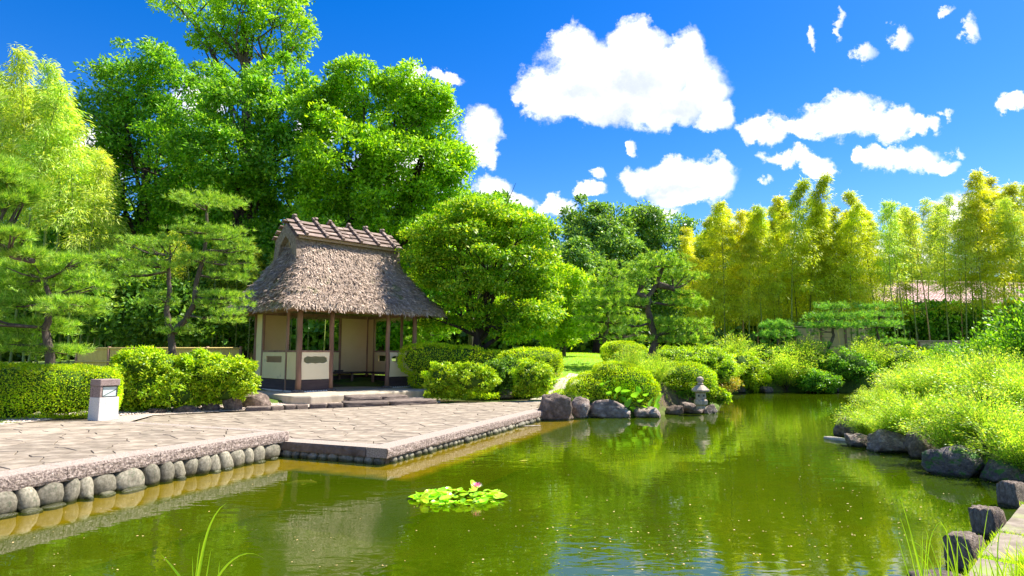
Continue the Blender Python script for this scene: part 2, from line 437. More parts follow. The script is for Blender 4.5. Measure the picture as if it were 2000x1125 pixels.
M['koi'] = solid('koi', [(.3, (.7, .68, .4)), (.7, (.85, .8, .5))], 3, .4, 0)
M['driftwood'] = solid('driftwood', [(.3, (.40, .34, .27)), (.7, (.66, .58, .48))], 8, .85, .6, 30, .01, stretch=(.3, 1, 1))


def glass_mat():
    m, nt, out = new_mat('frosted_pane')
    b = nt.nodes.new('ShaderNodeBsdfPrincipled'); b.inputs['Base Color'].default_value = (.60, .68, .62, 1)
    b.inputs['Roughness'].default_value = .15; b.inputs['Specular IOR Level'].default_value = .6
    nt.links.new(b.outputs[0], out.inputs[0]); return m


M['pane'] = glass_mat()


def water_mat():
    m, nt, out = new_mat('pond_water')
    tc = nt.nodes.new('ShaderNodeTexCoord')
    mp = nt.nodes.new('ShaderNodeMapping'); mp.inputs['Scale'].default_value = (1, 2.1, 1); mp.inputs['Rotation'].default_value = (0, 0, R(-8))
    nt.links.new(tc.outputs['Object'], mp.inputs[0])
    n1 = noise_node(nt, 1.0, 2, .5, mp.outputs[0], .4); n2 = noise_node(nt, 4.2, 1.5, .5, mp.outputs[0], .7)
    # patches of ruffled and of calm water
    n3 = noise_node(nt, .25, 2, .5, tc.outputs['Object'])
    mr = nt.nodes.new('ShaderNodeMapRange'); mr.inputs[1].default_value = .4; mr.inputs[2].default_value = .62
    mr.inputs[3].default_value = .25; mr.inputs[4].default_value = 1.0; nt.links.new(n3.outputs[0], mr.inputs[0])
    mu = nt.nodes.new('ShaderNodeMath'); mu.operation = 'MULTIPLY'; nt.links.new(n2.outputs[0], mu.inputs[0]); nt.links.new(mr.outputs[0], mu.inputs[1])
    b1 = nt.nodes.new('ShaderNodeBump'); b1.inputs['Strength'].default_value = 1; b1.inputs['Distance'].default_value = .0035
    nt.links.new(n1.outputs[0], b1.inputs['Height'])
    b2 = nt.nodes.new('ShaderNodeBump'); b2.inputs['Strength'].default_value = 1; b2.inputs['Distance'].default_value = .0030
    nt.links.new(mu.outputs[0], b2.inputs['Height']); nt.links.new(b1.outputs[0], b2.inputs['Normal'])
    gl = nt.nodes.new('ShaderNodeBsdfGlossy'); gl.inputs['Roughness'].default_value = .015
    nt.links.new(b2.outputs[0], gl.inputs['Normal'])
    nb = noise_node(nt, .5, 3, .5, tc.outputs['Object'])
    body = ramp(nt, nb.outputs[0], [(.3, (.038, .072, .0006)), (.7, (.060, .098, .0008))])
    df = nt.nodes.new('ShaderNodeBsdfDiffuse'); nt.links.new(body, df.inputs[0])
    tr = nt.nodes.new('ShaderNodeBsdfTransparent'); tr.inputs[0].default_value = (.92, .88, .35, 1)
    m1 = nt.nodes.new('ShaderNodeMixShader')
    sa = nt.nodes.new('ShaderNodeAttribute'); sa.attribute_name = 'shallow'; sm = nt.nodes.new('ShaderNodeMapRange'); sm.inputs[3].default_value = .30; sm.inputs[4].default_value = .80
    nt.links.new(sa.outputs['Fac'], sm.inputs[0]); nt.links.new(sm.outputs[0], m1.inputs[0])
    nt.links.new(df.outputs[0], m1.inputs[1]); nt.links.new(tr.outputs[0], m1.inputs[2])
    fr = nt.nodes.new('ShaderNodeFresnel'); fr.inputs[0].default_value = 2.35; nt.links.new(b2.outputs[0], fr.inputs['Normal'])
    m2 = nt.nodes.new('ShaderNodeMixShader')
    gb = nt.nodes.new('ShaderNodeNewGeometry'); fb = nt.nodes.new('ShaderNodeMath'); fb.operation = 'SUBTRACT'; fb.use_clamp = True
    nt.links.new(fr.outputs[0], fb.inputs[0]); nt.links.new(gb.outputs['Backfacing'], fb.inputs[1]); nt.links.new(fb.outputs[0], m2.inputs[0])
    nt.links.new(m1.outputs[0], m2.inputs[1]); nt.links.new(gl.outputs[0], m2.inputs[2])
    nt.links.new(m2.outputs[0], out.inputs[0])
    return m


M['water'] = water_mat()

# ------------------------------------------------------------------ the lie of the land
TH = R(22.8)
E1 = Vector((math.sin(TH), math.cos(TH), 0)); E2 = Vector((-math.cos(TH), math.sin(TH), 0))
ZU, ZL = .385, .23
C1 = gnd(555, 842, ZU); C1.z = 0
C2 = gnd(754, 875, ZL); C2.z = 0
C2L = C2 + E2 * 2.35
LEND = C2 + E1 * 7.3
shore = [C1 - E1 * 11, C1 - E1 * .25 - E2 * .05, C2L, C2, LEND] + [gnd(*p) for p in
        [(1120, 819), (1180, 816), (1240, 815), (1300, 811), (1340, 806), (1400, 803), (1418, 790), (1412, 776), (1430, 768), (1480, 766),
         (1560, 765), (1640, 766), (1720, 770), (1790, 785), (1760, 815), (1680, 832), (1645, 850), (1665, 868), (1720, 882), (1800, 891), (1850, 912),
         (1880, 930), (2000, 943), (2250, 950)]] + [Vector((11.5, 7.3, 0)), Vector((7.5, 6.2, 0))] + \
    [gnd(*p) for p in [(2040, 975), (1975, 1000), (1925, 1045), (1880, 1110), (1810, 1150)]] + \
    [Vector((1.9, 3.2, 0)), Vector((.8, 2.2, 0)), Vector((-2, 1.9, 0)), Vector((-6, 1.5, 0))]
SH = np.array([(p.x, p.y) for p in shore])


def pond_dist(x, y):
    """signed distance to the waterline, positive on land"""
    x = np.asarray(x, float); y = np.asarray(y, float)
    d = np.full(x.shape, 1e9); ins = np.zeros(x.shape, bool); n = len(SH)
    for i in range(n):
        ax, ay = SH[i]; bx, by = SH[(i + 1) % n]
        ex, ey = bx - ax, by - ay
        t = np.clip(((x - ax) * ex + (y - ay) * ey) / (ex * ex + ey * ey + 1e-12), 0, 1)
        d = np.minimum(d, np.hypot(x - ax - t * ex, y - ay - t * ey))
        with np.errstate(divide='ignore', invalid='ignore'):
            c = ((ay > y) != (by > y)) & (x < (bx - ax) * (y - ay) / (by - ay + 1e-15) + ax)
        ins ^= c
    return np.where(ins, -d, d)


CTRL = [(-9, 9, .2), (-6, 12, .12), (-4, 14, .12), (-1, 15, .12), (-6, 7, .15), (-9, 13, .40), (-10, 16, .5), (-7, 17, .3), (-4, 19, .3), (-12, 20, .7), (-5, 21, .42), (-15, 24, 1.1), (-8, 26, 1.0),
        (-2, 20.5, .38), (-1, 24, .9), (1, 19.8, .26), (2, 21.5, .78), (1.5, 24, 1.1), (2.5, 28, 1.45), (3, 34, 1.6), (3, 18, .55), (4.5, 18.5, .9), (4.3, 20.5, 1.15), (5, 23, 1.2), (2.8, 20, .62),
        (7, 27, .9), (11, 28, .8), (15, 28, .8), (9, 31, 1.4), (15, 33, 1.5), (22, 33, 1.6), (0, 45, 1.6), (-20, 40, 1.4), (30, 40, 1.6),
        (6.5, 11, .35), (8, 10, .5), (10, 14, .6), (14, 18, .7), (18, 24, 1), (6, 3, .3), (3.5, 3.5, .3), (0, 0, .2), (-6, -2, .2), (8, 0, .3)]
CA = np.array(CTRL)


def in_poly0(x, y, poly):
    c = np.zeros(x.shape, bool); n = len(poly)
    for i in range(n):
        ax, ay = poly[i]; bx, by = poly[(i + 1) % n]
        c ^= ((ay > y) != (by > y)) & (x < (bx - ax) * (y - ay) / (by - ay + 1e-15) + ax)
    return c


def ground_np(x, y):
    x = np.asarray(x, float); y = np.asarray(y, float)
    num = np.zeros(x.shape); den = np.zeros(x.shape)
    for cx, cy, cz in CA:
        w = 1 / (((x - cx) ** 2 + (y - cy) ** 2) ** 1.5 + .05)
        num += w * cz; den += w
    z = num / den
    s = pond_dist(x, y)
    t = np.clip((s + .15) / .9, 0, 1); t = t * t * (3 - 2 * t)
    zl = z * t - .25 * (1 - t)
    apron = in_poly0(x, y, [(-1.2, 8.6), (-4.2, 9.8), (-9.5, 12.2), (-11, 14), (-10, 16.3), (-7.2, 17.6), (-2.2, 21.4), (.9, 20.2), (1.3, 18.6)])
    zl = np.where(apron, np.minimum(zl, .205), zl)
    zp = -.25 - .5 * np.clip((-s - .1) / 1.2, 0, 1)
    return np.where(s > -.15, zl, zp)


def gz(x, y):
    return float(ground_np(np.array([x]), np.array([y]))[0])


def hit(px, py):
    d = ray(px, py); o = Vector((0, 0, EYE)); t = 3.0
    while t < 60:
        p = o + d * t
        if p.z < gz(p.x, p.y): break
        t += .05
    return p


def grid_sheet(name, x0, x1, y0, y1, nx, ny, fz, mat, kind='structure'):
    xs = np.linspace(x0, x1, nx); ys = np.linspace(y0, y1, ny)
    Xg, Yg = np.meshgrid(xs, ys); Z = fz(Xg, Yg)
    v = np.stack([Xg, Yg, Z], -1).reshape(-1, 3)
    i = np.arange((ny - 1) * (nx - 1)); r = i // (nx - 1); c = i % (nx - 1); a = r * nx + c
    f = np.stack([a, a + 1, a + nx + 1, a + nx], -1)
    me = bpy.data.meshes.new(name); me.from_pydata(v.tolist(), [], f.tolist()); me.materials.append(mat)
    me.polygons.foreach_set('use_smooth', [True] * len(me.polygons)); me.update()
    return tag(link(name, me), kind=kind)


def build_ground():
    def axis(lo, hi, flo, fhi, fine):
        a = np.arange(flo, fhi, fine)
        l = flo - np.geomspace(fine * 2, flo - lo, 22)[::-1]; h = fhi + np.geomspace(fine, hi - fhi, 22)
        return np.concatenate([l, a, h])
    xs = axis(-900, 900, -16, 24, .22); ys = axis(-400, 1500, -1, 36, .22)
    Xg, Yg = np.meshgrid(xs, ys); Z = ground_np(Xg, Yg)
    Z = Z + .03 * np.sin(Xg * 1.7 + Yg) * np.sin(Yg * 1.3 - Xg * .6) * (Z > .3) * (Xg > -1)
    nx, ny = len(xs), len(ys)
    v = np.stack([Xg, Yg, Z], -1).reshape(-1, 3)
    i = np.arange((ny - 1) * (nx - 1)); r = i // (nx - 1); c = i % (nx - 1); a = r * nx + c
    f = np.stack([a, a + 1, a + nx + 1, a + nx], -1)
    me = bpy.data.meshes.new('ground'); me.from_pydata(v.tolist(), [], f.tolist()); me.materials.append(M['soil'])
    me.polygons.foreach_set('use_smooth', [True] * len(me.polygons)); me.update()
    tag(link('ground', me), kind='structure')
    wx = np.concatenate([[-30, -20], np.arange(-13, 2.01, .15), [4, 8, 16, 26]]); wy = np.concatenate([[-2, 0], np.arange(1, 18.01, .15), [22, 31]])
    Xg, Yg = np.meshgrid(wx, wy); nx, ny = len(wx), len(wy)
    i = np.arange((ny - 1) * (nx - 1)); r = i // (nx - 1); c = i % (nx - 1); a = r * nx + c
    me = bpy.data.meshes.new('water'); me.from_pydata(np.stack([Xg, Yg, Xg * 0], -1).reshape(-1, 3).tolist(), [], np.stack([a, a + 1, a + nx + 1, a + nx], -1).tolist())
    # depth of clear water over the ledge at the foot of the terraces
    qx, qy = Xg - C2.x, Yg - C2.y; u = qx * E1.x + qy * E1.y; v = qx * E2.x + qy * E2.y
    n1 = (u > -.86) & (u < 7.3) & (v > -.96) & (v < 2.4); qx, qy = Xg - C1.x, Yg - C1.y; u = qx * E1.x + qy * E1.y; v = qx * E2.x + qy * E2.y
    n2 = (u < -.0) & (v > -.96) & (v < .6)
    at_ = me.attributes.new('shallow', 'FLOAT', 'POINT'); at_.data.foreach_set('value', (n1 | n2).astype(np.float32).ravel())
    me.materials.append(M['water']); me.update(); tag(link('water', me), kind='structure')


build_ground()


def ribbon(name, pts, width, mat, dz, kind='structure', n=40):
    """a strip that lies on the ground"""
    P = [Vector(p) for p in pts]; v = []; f = []
    seg = []
    for i in range(len(P) - 1):
        for k in range(n // (len(P) - 1)):
            seg.append(P[i].lerp(P[i + 1], k / (n // (len(P) - 1))))
    seg.append(P[-1])
    for i, p in enumerate(seg):
        d = (seg[min(i + 1, len(seg) - 1)] - seg[max(i - 1, 0)]); d.z = 0; d.normalize(); s = Vector((d.y, -d.x, 0))
        for t in (-.5, 0, .5):
            q = p + s * (t * width); v.append((q.x, q.y, gz(q.x, q.y) + dz))
    for i in range(len(seg) - 1):
        for k in (0, 1):
            a = i * 3 + k; f.append((a, a + 1, a + 4, a + 3))
    me = bpy.data.meshes.new(name); me.from_pydata(v, [], f); me.materials.append(mat); me.update()
    return tag(link(name, me), kind=kind)


# ------------------------------------------------------------------ rocks
ICO = {}


def ico(sub):
    if sub not in ICO:
        import bmesh
        bm = bmesh.new(); bmesh.ops.create_icosphere(bm, subdivisions=sub, radius=1)
        ICO[sub] = ([v.co.copy() for v in bm.verts], [tuple(v.index for v in f.verts) for f in bm.faces]); bm.free()
    return ICO[sub]


def rock_mesh(name, mat, sub=4, rough=.28, seed=0, square=.0, fine=.06):
    vs, fs = ico(sub); out = []; off = Vector((seed * 7.3, seed * 3.1, seed * 1.7))
    rnd = random.Random(seed)
    cuts = [(Vector((rnd.gauss(0, 1), rnd.gauss(0, 1), rnd.gauss(0, .8))).normalized(), rnd.uniform(.55, .88)) for _ in range(9)]
    for v in vs:
        p = v.copy()
        if square:
            m = max(abs(p.x), abs(p.y), abs(p.z)); p = p.lerp(p / m * .86, square)
        n = mnoise.fractal(v * 1.1 + off, 1.0, 2.0, 3); p *= 1 + rough * n
        if rough > .12:
            for cn, cdist in cuts:
                dd = p.dot(cn)
                if dd > cdist: p -= cn * (dd - cdist) * .85
        p *= 1 + fine * mnoise.fractal(v * 5 + off, .9, 2.0, 4)
        out.append(p)
    b = MB(); b.add(out, fs)
    me = b.mesh(name, mat, True)
    return me


COB = [rock_mesh('cobble', M['cobble'], 3, .115, 40 + i, .18, .015) for i in range(9)]
SMALLC = [rock_mesh('cobble_small', M['cobble'], 2, .10, 60 + i, .55, .012) for i in range(5)]


def piece(name, me, parent, loc, sc, rz=0, rx=0):
    o = link(name, me, parent, loc); o.scale = sc; o.rotation_euler = (rx, 0, rz); return o


# ------------------------------------------------------------------ terraces
def clip(poly, nx, ny, c):
    out = []; n = len(poly)
    for i in range(n):
        a = poly[i]; b = poly[(i + 1) % n]; da = a[0] * nx + a[1] * ny - c; db = b[0] * nx + b[1] * ny - c
        if da <= 0: out.append(a)
        if (da < 0 < db) or (db < 0 < da):
            t = da / (da - db); out.append((a[0] + (b[0] - a[0]) * t, a[1] + (b[1] - a[1]) * t))
    return out


def pave(parent, poly, z, spacing, seed):
    """crazy paving: every flagstone a piece of its own with open joints"""
    rnd = random.Random(seed); xs = [p[0] for p in poly]; ys = [p[1] for p in poly]
    pts = []
    y = min(ys) - spacing; row = 0
    while y < max(ys) + spacing:
        x = min(xs) - spacing + (row % 2) * spacing * .5
        while x < max(xs) + spacing:
            pts.append((x + rnd.uniform(-.42, .42) * spacing, y + rnd.uniform(-.40, .40) * spacing)); x += spacing
        y += spacing * .8; row += 1
    A = np.array(pts); cells = []
    for i, (px, py) in enumerate(pts):
        cell = [(px - 3, py - 3), (px + 3, py - 3), (px + 3, py + 3), (px - 3, py + 3)]
        d = np.hypot(A[:, 0] - px, A[:, 1] - py); near = np.argsort(d)[1:22]
        for j in near:
            qx, qy = pts[j]; nx, ny = qx - px, qy - py
            L = math.hypot(nx, ny)
            nx /= L; ny /= L
            cell = clip(cell, nx, ny, (px + qx) / 2 * nx + (py + qy) / 2 * ny - .006)
            if len(cell) < 3: break
        n = len(poly)
        for k in range(n):
            a = poly[k]; b = poly[(k + 1) % n]; ex, ey = b[0] - a[0], b[1] - a[1]; L = math.hypot(ex, ey)
            cell = clip(cell, ey / L, -ex / L, (a[0] * ey - a[1] * ex) / L - .006) if len(cell) >= 3 else []
        if len(cell) >= 3:
            area = abs(sum(cell[k][0] * cell[(k + 1) % len(cell)][1] - cell[(k + 1) % len(cell)][0] * cell[k][1] for k in range(len(cell)))) / 2
            if area > .004: cells.append((area, cell))
    cells.sort(key=lambda c: math.hypot(c[1][0][0], c[1][0][1]))
    loose = MB()
    for idx, (area, cell) in enumerate(cells):
        cx = sum(p[0] for p in cell) / len(cell); cy = sum(p[1] for p in cell) / len(cell)
        wob = []
        for k in range(len(cell)):
            a = cell[k]; b = cell[(k + 1) % len(cell)]; wob.append(a)
            if math.hypot(a[0] - b[0], a[1] - b[1]) > .14:
                t = rnd.uniform(.35, .65); mx, my = a[0] + (b[0] - a[0]) * t, a[1] + (b[1] - a[1]) * t
                q = rnd.uniform(0, .03); wob.append((mx + (cx - mx) * q, my + (cy - my) * q))
        dz = rnd.uniform(0, .007); tx, ty = rnd.uniform(-.006, .006), rnd.uniform(-.006, .006); n = len(wob)
        top = [(x - cx, y - cy, dz + (x - cx) * tx + (y - cy) * ty) for x, y in wob]
        ins = [((x) * .975, (y) * .975, zz + .004) for x, y, zz in top]
        bot = [(x, y, -.03) for x, y, zz in top]
        V = bot + top + ins
        Fc = [(k, (k + 1) % n, n + (k + 1) % n, n + k) for k in range(n)] + [(n + k, n + (k + 1) % n, 2 * n + (k + 1) % n, 2 * n + k) for k in range(n)] + [tuple(range(2 * n, 3 * n))]
        if idx < 295:
            b = MB(); b.add(V, Fc); b.obj('paving_stone', M['paver'], parent, (cx, cy, z))
        else:
            loose.add([(a + cx, b_ + cy, c + z) for a, b_, c in V], Fc)
    if loose.v:
        tag(loose.obj('far_paving', M['paver'], parent), kind='stuff')
    return len(cells)


def prism(poly, z0, z1):
    b = MB(); n = len(poly)
    b.add([(x, y, z0) for x, y in poly] + [(x, y, z1) for x, y in poly],
          [(k, (k + 1) % n, n + (k + 1) % n, n + k) for k in range(n)] + [tuple(range(n, 2 * n)), tuple(reversed(range(n)))])
    return b


def rough_beam(parent, a, b, depth, z0, z1, mat_top, mat_face, outward, pieces):
    """kerb stones laid end to end; the outer face is roughly split stone"""
    a = Vector(a); b = Vector(b); L = (b - a).length; d = (b - a) / L; o = Vector(outward).normalized()
    seg = L / pieces
    for i in range(pieces):
        s = a + d * (i * seg + .003); e = a + d * ((i + 1) * seg - .003)
        m = MB(); nu = max(6, int(seg / .035)); nv = 5
        m.add([(*(s - o * depth).xy, z0), (*(e - o * depth).xy, z0), (*(e - o * depth).xy, z1), (*(s - o * depth).xy, z1),
               (*(s - o * .012).xy, z1), (*(e - o * .012).xy, z1), (*(s - o * .012).xy, z0), (*(e - o * .012).xy, z0)],
              [(0, 1, 2, 3), (3, 2, 5, 4), (1, 0, 6, 7), (0, 3, 4, 6), (2, 1, 7, 5)])
        k = m.obj('kerb_stone', mat_top, parent)
        f = MB(); V = []
        for j in range(nv + 1):
            for u in range(nu + 1):
                p = s.lerp(e, u / nu); z = z0 + (z1 - z0) * j / nv
                q = .010 * mnoise.fractal(Vector((p.x * 14, p.y * 14, z * 14)), 1, 2, 3) + .012
                if j in (0, nv): q *= .2
                w = p - o * .012 + o * q; V.append((w.x, w.y, z))
        Fc = [(j * (nu + 1) + u, j * (nu + 1) + u + 1, (j + 1) * (nu + 1) + u + 1, (j + 1) * (nu + 1) + u) for j in range(nv) for u in range(nu)]
        f.add(V, Fc); ff = f.obj('split_face', mat_face, parent)


def cobble_wall(parent, a, b, outward, z0, z1, wmin, wmax, meshes, seed, extra=True, limit=60):
    rnd = random.Random(seed); a = Vector(a); b = Vector(b); L = (b - a).length; d = (b - a) / L; o = Vector(outward).normalized()
    rz = math.atan2(d.y, d.x); t = 0
    while t < L - wmin * .5:
        w = rnd.uniform(wmin, wmax) * (1.7 if rnd.random() < .08 else 1)
        h = (z1 - z0) * rnd.uniform(.84, 1.08)
        c = a + d * (t + w / 2) + o * rnd.uniform(-.02, .035)
        piece('cobble', rnd.choice(meshes), parent, (c.x, c.y, z1 - h / 2 + .01), (w * .60, .17, h * .58), rz + rnd.uniform(-.15, .15), 0).rotation_euler = (rnd.uniform(-.2, .2), rnd.choice((0, 3.14159)) + rnd.uniform(-.28, .28) * (w < .25), rz + rnd.choice((0, 3.14159)))
        if extra and rnd.random() < .6:
            q = c + o * rnd.uniform(.08, .16)
            piece('toe_stone', rnd.choice(meshes), parent, (q.x, q.y, -.01), (w * rnd.uniform(.25, .55), .09, rnd.uniform(.03, .055)), rz + rnd.uniform(-.3, .3))
        t += w * .98


def build_terraces():
    # upper terrace
    UB = C1 + E2 * 4.35
    up = [C1 - E1 * 10.5, C1, UB, gnd(150, 812, ZU), gnd(-20, 829, ZU), Vector((-12.5, 9.5, 0)), Vector((-13, 1.5, 0))]
    upp = [(p.x, p.y) for p in up]
    kw = .30
    T = tag(prism(upp, -.4 + .02, ZU - .022).obj('upper_terrace', M['joint']), kind='structure', label='upper flagstone terrace in the near corner beside the pond')
    n = E1.xy; ins = [C1 - E1 * 10.5 + E2 * kw, C1 + E2 * kw - E1 * .19, C1 + E2 * 5.35 - E1 * .19, gnd(-20, 831, ZU), Vector((-12.4, 9.4, 0)), Vector((-12.9, 1.6, 0))]
    pave(T, [(p.x, p.y) for p in ins], ZU, .43, 3)
    out = -E2
    rough_beam(T, C1 - E1 * 10.5 + out * .10, C1 + out * .10, kw + .10, ZU - .155, ZU + .004, M['granite'], M['split'], out, 9)
    # step kerb where the upper terrace drops to the lower one
    rough_beam(T, C1 - E2 * .08, UB, .18, ZL - .02, ZU + .006, M['granite'], M['granite'], E1, 5)
    cobble_wall(T, C1 - E1 * 9.5 - E2 * -.02, C1 - E1 * .15 + E2 * .02, out, -.14, ZU - .15, .15, .25, COB, 5)
    # lower terrace
    lo = [C2L, C2, LEND, gnd(1066, 781, ZL), gnd(975, 783, ZL), gnd(855, 788, ZL), gnd(640, 795, ZL), gnd(480, 802, ZL), gnd(300, 812, ZL), UB + E1 * .01, C1 + E1 * .01]
    L = tag(prism([(p.x, p.y) for p in lo], -.4, ZL - .022).obj('lower_terrace', M['joint']), kind='structure', label='lower flagstone terrace in front of the thatched pavilion')
    il = [C2 + E2 * 6.35 + E1 * .30, C2 + E1 * .30 + E2 * .31, LEND + E2 * .31, gnd(1060, 781, ZL), gnd(975, 784, ZL), gnd(855, 789, ZL), gnd(640, 796, ZL), gnd(480, 803, ZL), gnd(300, 813, ZL)]
    pave(L, [(p.x, p.y) for p in il], ZL, .50, 8)
    rough_beam(L, C2 + E2 * 6.3 - E1 * .08, C2 - E1 * .08 + E2 * .31, .37, ZL - .14, ZL + .004, M['granite'], M['slab'], -E1, 3)
    rough_beam(L, C2 - E2 * .08 - E1 * .08, LEND - E2 * .08, .38, ZL - .14, ZL + .004, M['granite'], M['split'], out, 4)
    cobble_wall(L, C2L + E1 * .07, C2 + E1 * .07 + E2 * .1, -E1, -.14, ZL - .13, .14, .24, SMALLC, 6, False)
    cobble_wall(L, C2 + E2 * .07 + E1 * .1, LEND + E2 * .07, out, -.14, ZL - .13, .13, .24, SMALLC, 7, False)
    # submerged ledge at the foot of both terraces
    b = MB()
    a0, w = C1 - E1 * 10.5, 1.0
    for lp in ([a0 + out * w, C1 - E1 * .9 + out * w, C1 - E1 * .9 + E2 * .3, a0 + E2 * .3],
               [C1 - E1 * .9 + out * w, C2 - E1 * .9 + out * w, C2 + E1 * .3 + out * w, C1 + E1 * .3 + E2 * .3, C1 - E1 * .9 + E2 * .3],
               [C2 + E1 * .3 + out * w, LEND + out * w, LEND + E2 * .3, C2 + E1 * .3 + E2 * .3]):
        tag(prism([(p.x, p.y) for p in lp], -.5, -.028).obj('pond_ledge', M['ledge']), kind='structure')
    # gravel between paving and planting
    for gp, z in (([gnd(-60, 836, ZU), gnd(150, 813, ZU), gnd(160, 800, .38), gnd(-60, 805, .38)], .374),
                  ([UB + E1 * .02, gnd(300, 812, ZL), gnd(480, 802, ZL), gnd(500, 788, ZL), gnd(480, 778, ZL), gnd(380, 778, ZL), gnd(235, 784, ZL), gnd(150, 800, ZL)], .243)):
        me = MB(); me.add([(p.x, p.y, z) for p in gp], [tuple(range(len(gp)))])
        tag(me.obj('gravel', M['gravel']), kind='structure')
    g2 = [(480, 802), (640, 794), (690, 790), (860, 786), (860, 768), (700, 770), (540, 780), (470, 785)]
    me = MB(); me.add([(gnd(x, y, ZL + .02).x, gnd(x, y, ZL + .02).y, ZL + .02) for x, y in g2], [tuple(range(len(g2)))])
    tag(me.obj('gravel_strip', M['gravel']), kind='structure')
    P = []
    rnd = random.Random(4)
    vs, fs = ico(1); pb = MB()
    for i in range(2600):
        t = rnd.random(); x0 = -60 + 640 * t
        line_y = np.interp(x0, [-60, 150, 225, 300, 480, 560], [834, 812, 815, 808, 799, 789]); back = np.interp(x0, [-60, 150, 225, 300, 480, 560], [822, 800, 802, 795, 785, 777])
        y0 = back + (line_y - back) * rnd.random(); z = ZU if x0 < 225 else ZL
        p = gnd(x0, y0, z); s = rnd.uniform(.012, .03)
        zz = .365 if x0 < 225 else .25
        pb.add([Vector((v.x * s * rnd.uniform(.9, 1.3), v.y * s, v.z * s * .6)) + Vector((p.x, p.y, zz + .006)) for v in vs[:12]], ICO0)
    tag(pb.obj('gravel_pebbles', M['pebble']), kind='stuff')


import bmesh as _b
_bm = _b.new(); _b.ops.create_icosphere(_bm, subdivisions=1, radius=1)
ICO0 = [tuple(v.index for v in f.verts) for f in _bm.faces]; ICO[1] = ([v.co.copy() for v in _bm.verts], ICO0); _bm.free()
build_terraces()

# ------------------------------------------------------------------ pavilion
def hole_panel(parent, p0, p1, z0, z1, t, mat, hole, name='plaster_panel'):
    """plaster panel from p0 to p1 (local xy) with an opening; hole = list of (u,v) in metres from the panel's lower left corner"""
    p0 = Vector(p0 + (0,)); p1 = Vector(p1 + (0,)); L = (p1 - p0).length; d = (p1 - p0) / L; nrm = Vector((d.y, -d.x, 0)); H = z1 - z0
    n = len(hole); cu = sum(h[0] for h in hole) / n; cv = sum(h[1] for h in hole) / n; outer = []
    corners = [(0, 0), (L, 0), (L, H), (0, H)]
    for (u, v) in hole:
        du, dv = u - cu, v - cv; k = 1e9
        if du > 1e-6: k = min(k, (L - cu) / du)
        if du < -1e-6: k = min(k, -cu / du)
        if dv > 1e-6: k = min(k, (H - cv) / dv)
        if dv < -1e-6: k = min(k, -cv / dv)
        outer.append([cu + du * k, cv + dv * k])
    for c in corners:
        i = min(range(n), key=lambda q: (outer[q][0] - c[0]) ** 2 + (outer[q][1] - c[1]) ** 2); outer[i] = list(c)
    w = lambda u, v, s: tuple(p0 + d * u + nrm * (s * t / 2) + Vector((0, 0, z0 + v)))
    V = [w(u, v, 1) for u, v in outer] + [w(u, v, 1) for u, v in hole] + [w(u, v, -1) for u, v in outer] + [w(u, v, -1) for u, v in hole]
    Fc = []
    for k in range(n):
        j = (k + 1) % n
        Fc += [(k, j, n + j, n + k), (2 * n + j, 2 * n + k, 3 * n + k, 3 * n + j), (n + k, n + j, 3 * n + j, 3 * n + k), (j, k, 2 * n + k, 2 * n + j)]
    b = MB(); b.add(V, Fc); return b.obj(name, mat, parent)


def cloud_hole(L, cv, w, h):
    pts = []
    for i in range(64):
        a = 2 * math.pi * i / 64
        u = math.copysign(abs(math.cos(a)) ** .45, math.cos(a)); v = math.copysign(abs(math.sin(a)) ** .6, math.sin(a))
        bumpy = 1 + (.10 * math.cos(3 * math.pi * u) if abs(v) > .75 else 0)
        pts.append((L / 2 + u * w / 2, cv + v * bumpy * h / 2))
    return pts


def rect_hole(L, cv, w, h):
    pts = []
    for i in range(16): pts.append((L / 2 - w / 2 + w * i / 16, cv - h / 2))
    for i in range(4): pts.append((L / 2 + w / 2, cv - h / 2 + h * i / 4))
    for i in range(16): pts.append((L / 2 + w / 2 - w * i / 16, cv + h / 2))
    for i in range(4): pts.append((L / 2 - w / 2, cv + h / 2 - h * i / 4))
    return pts


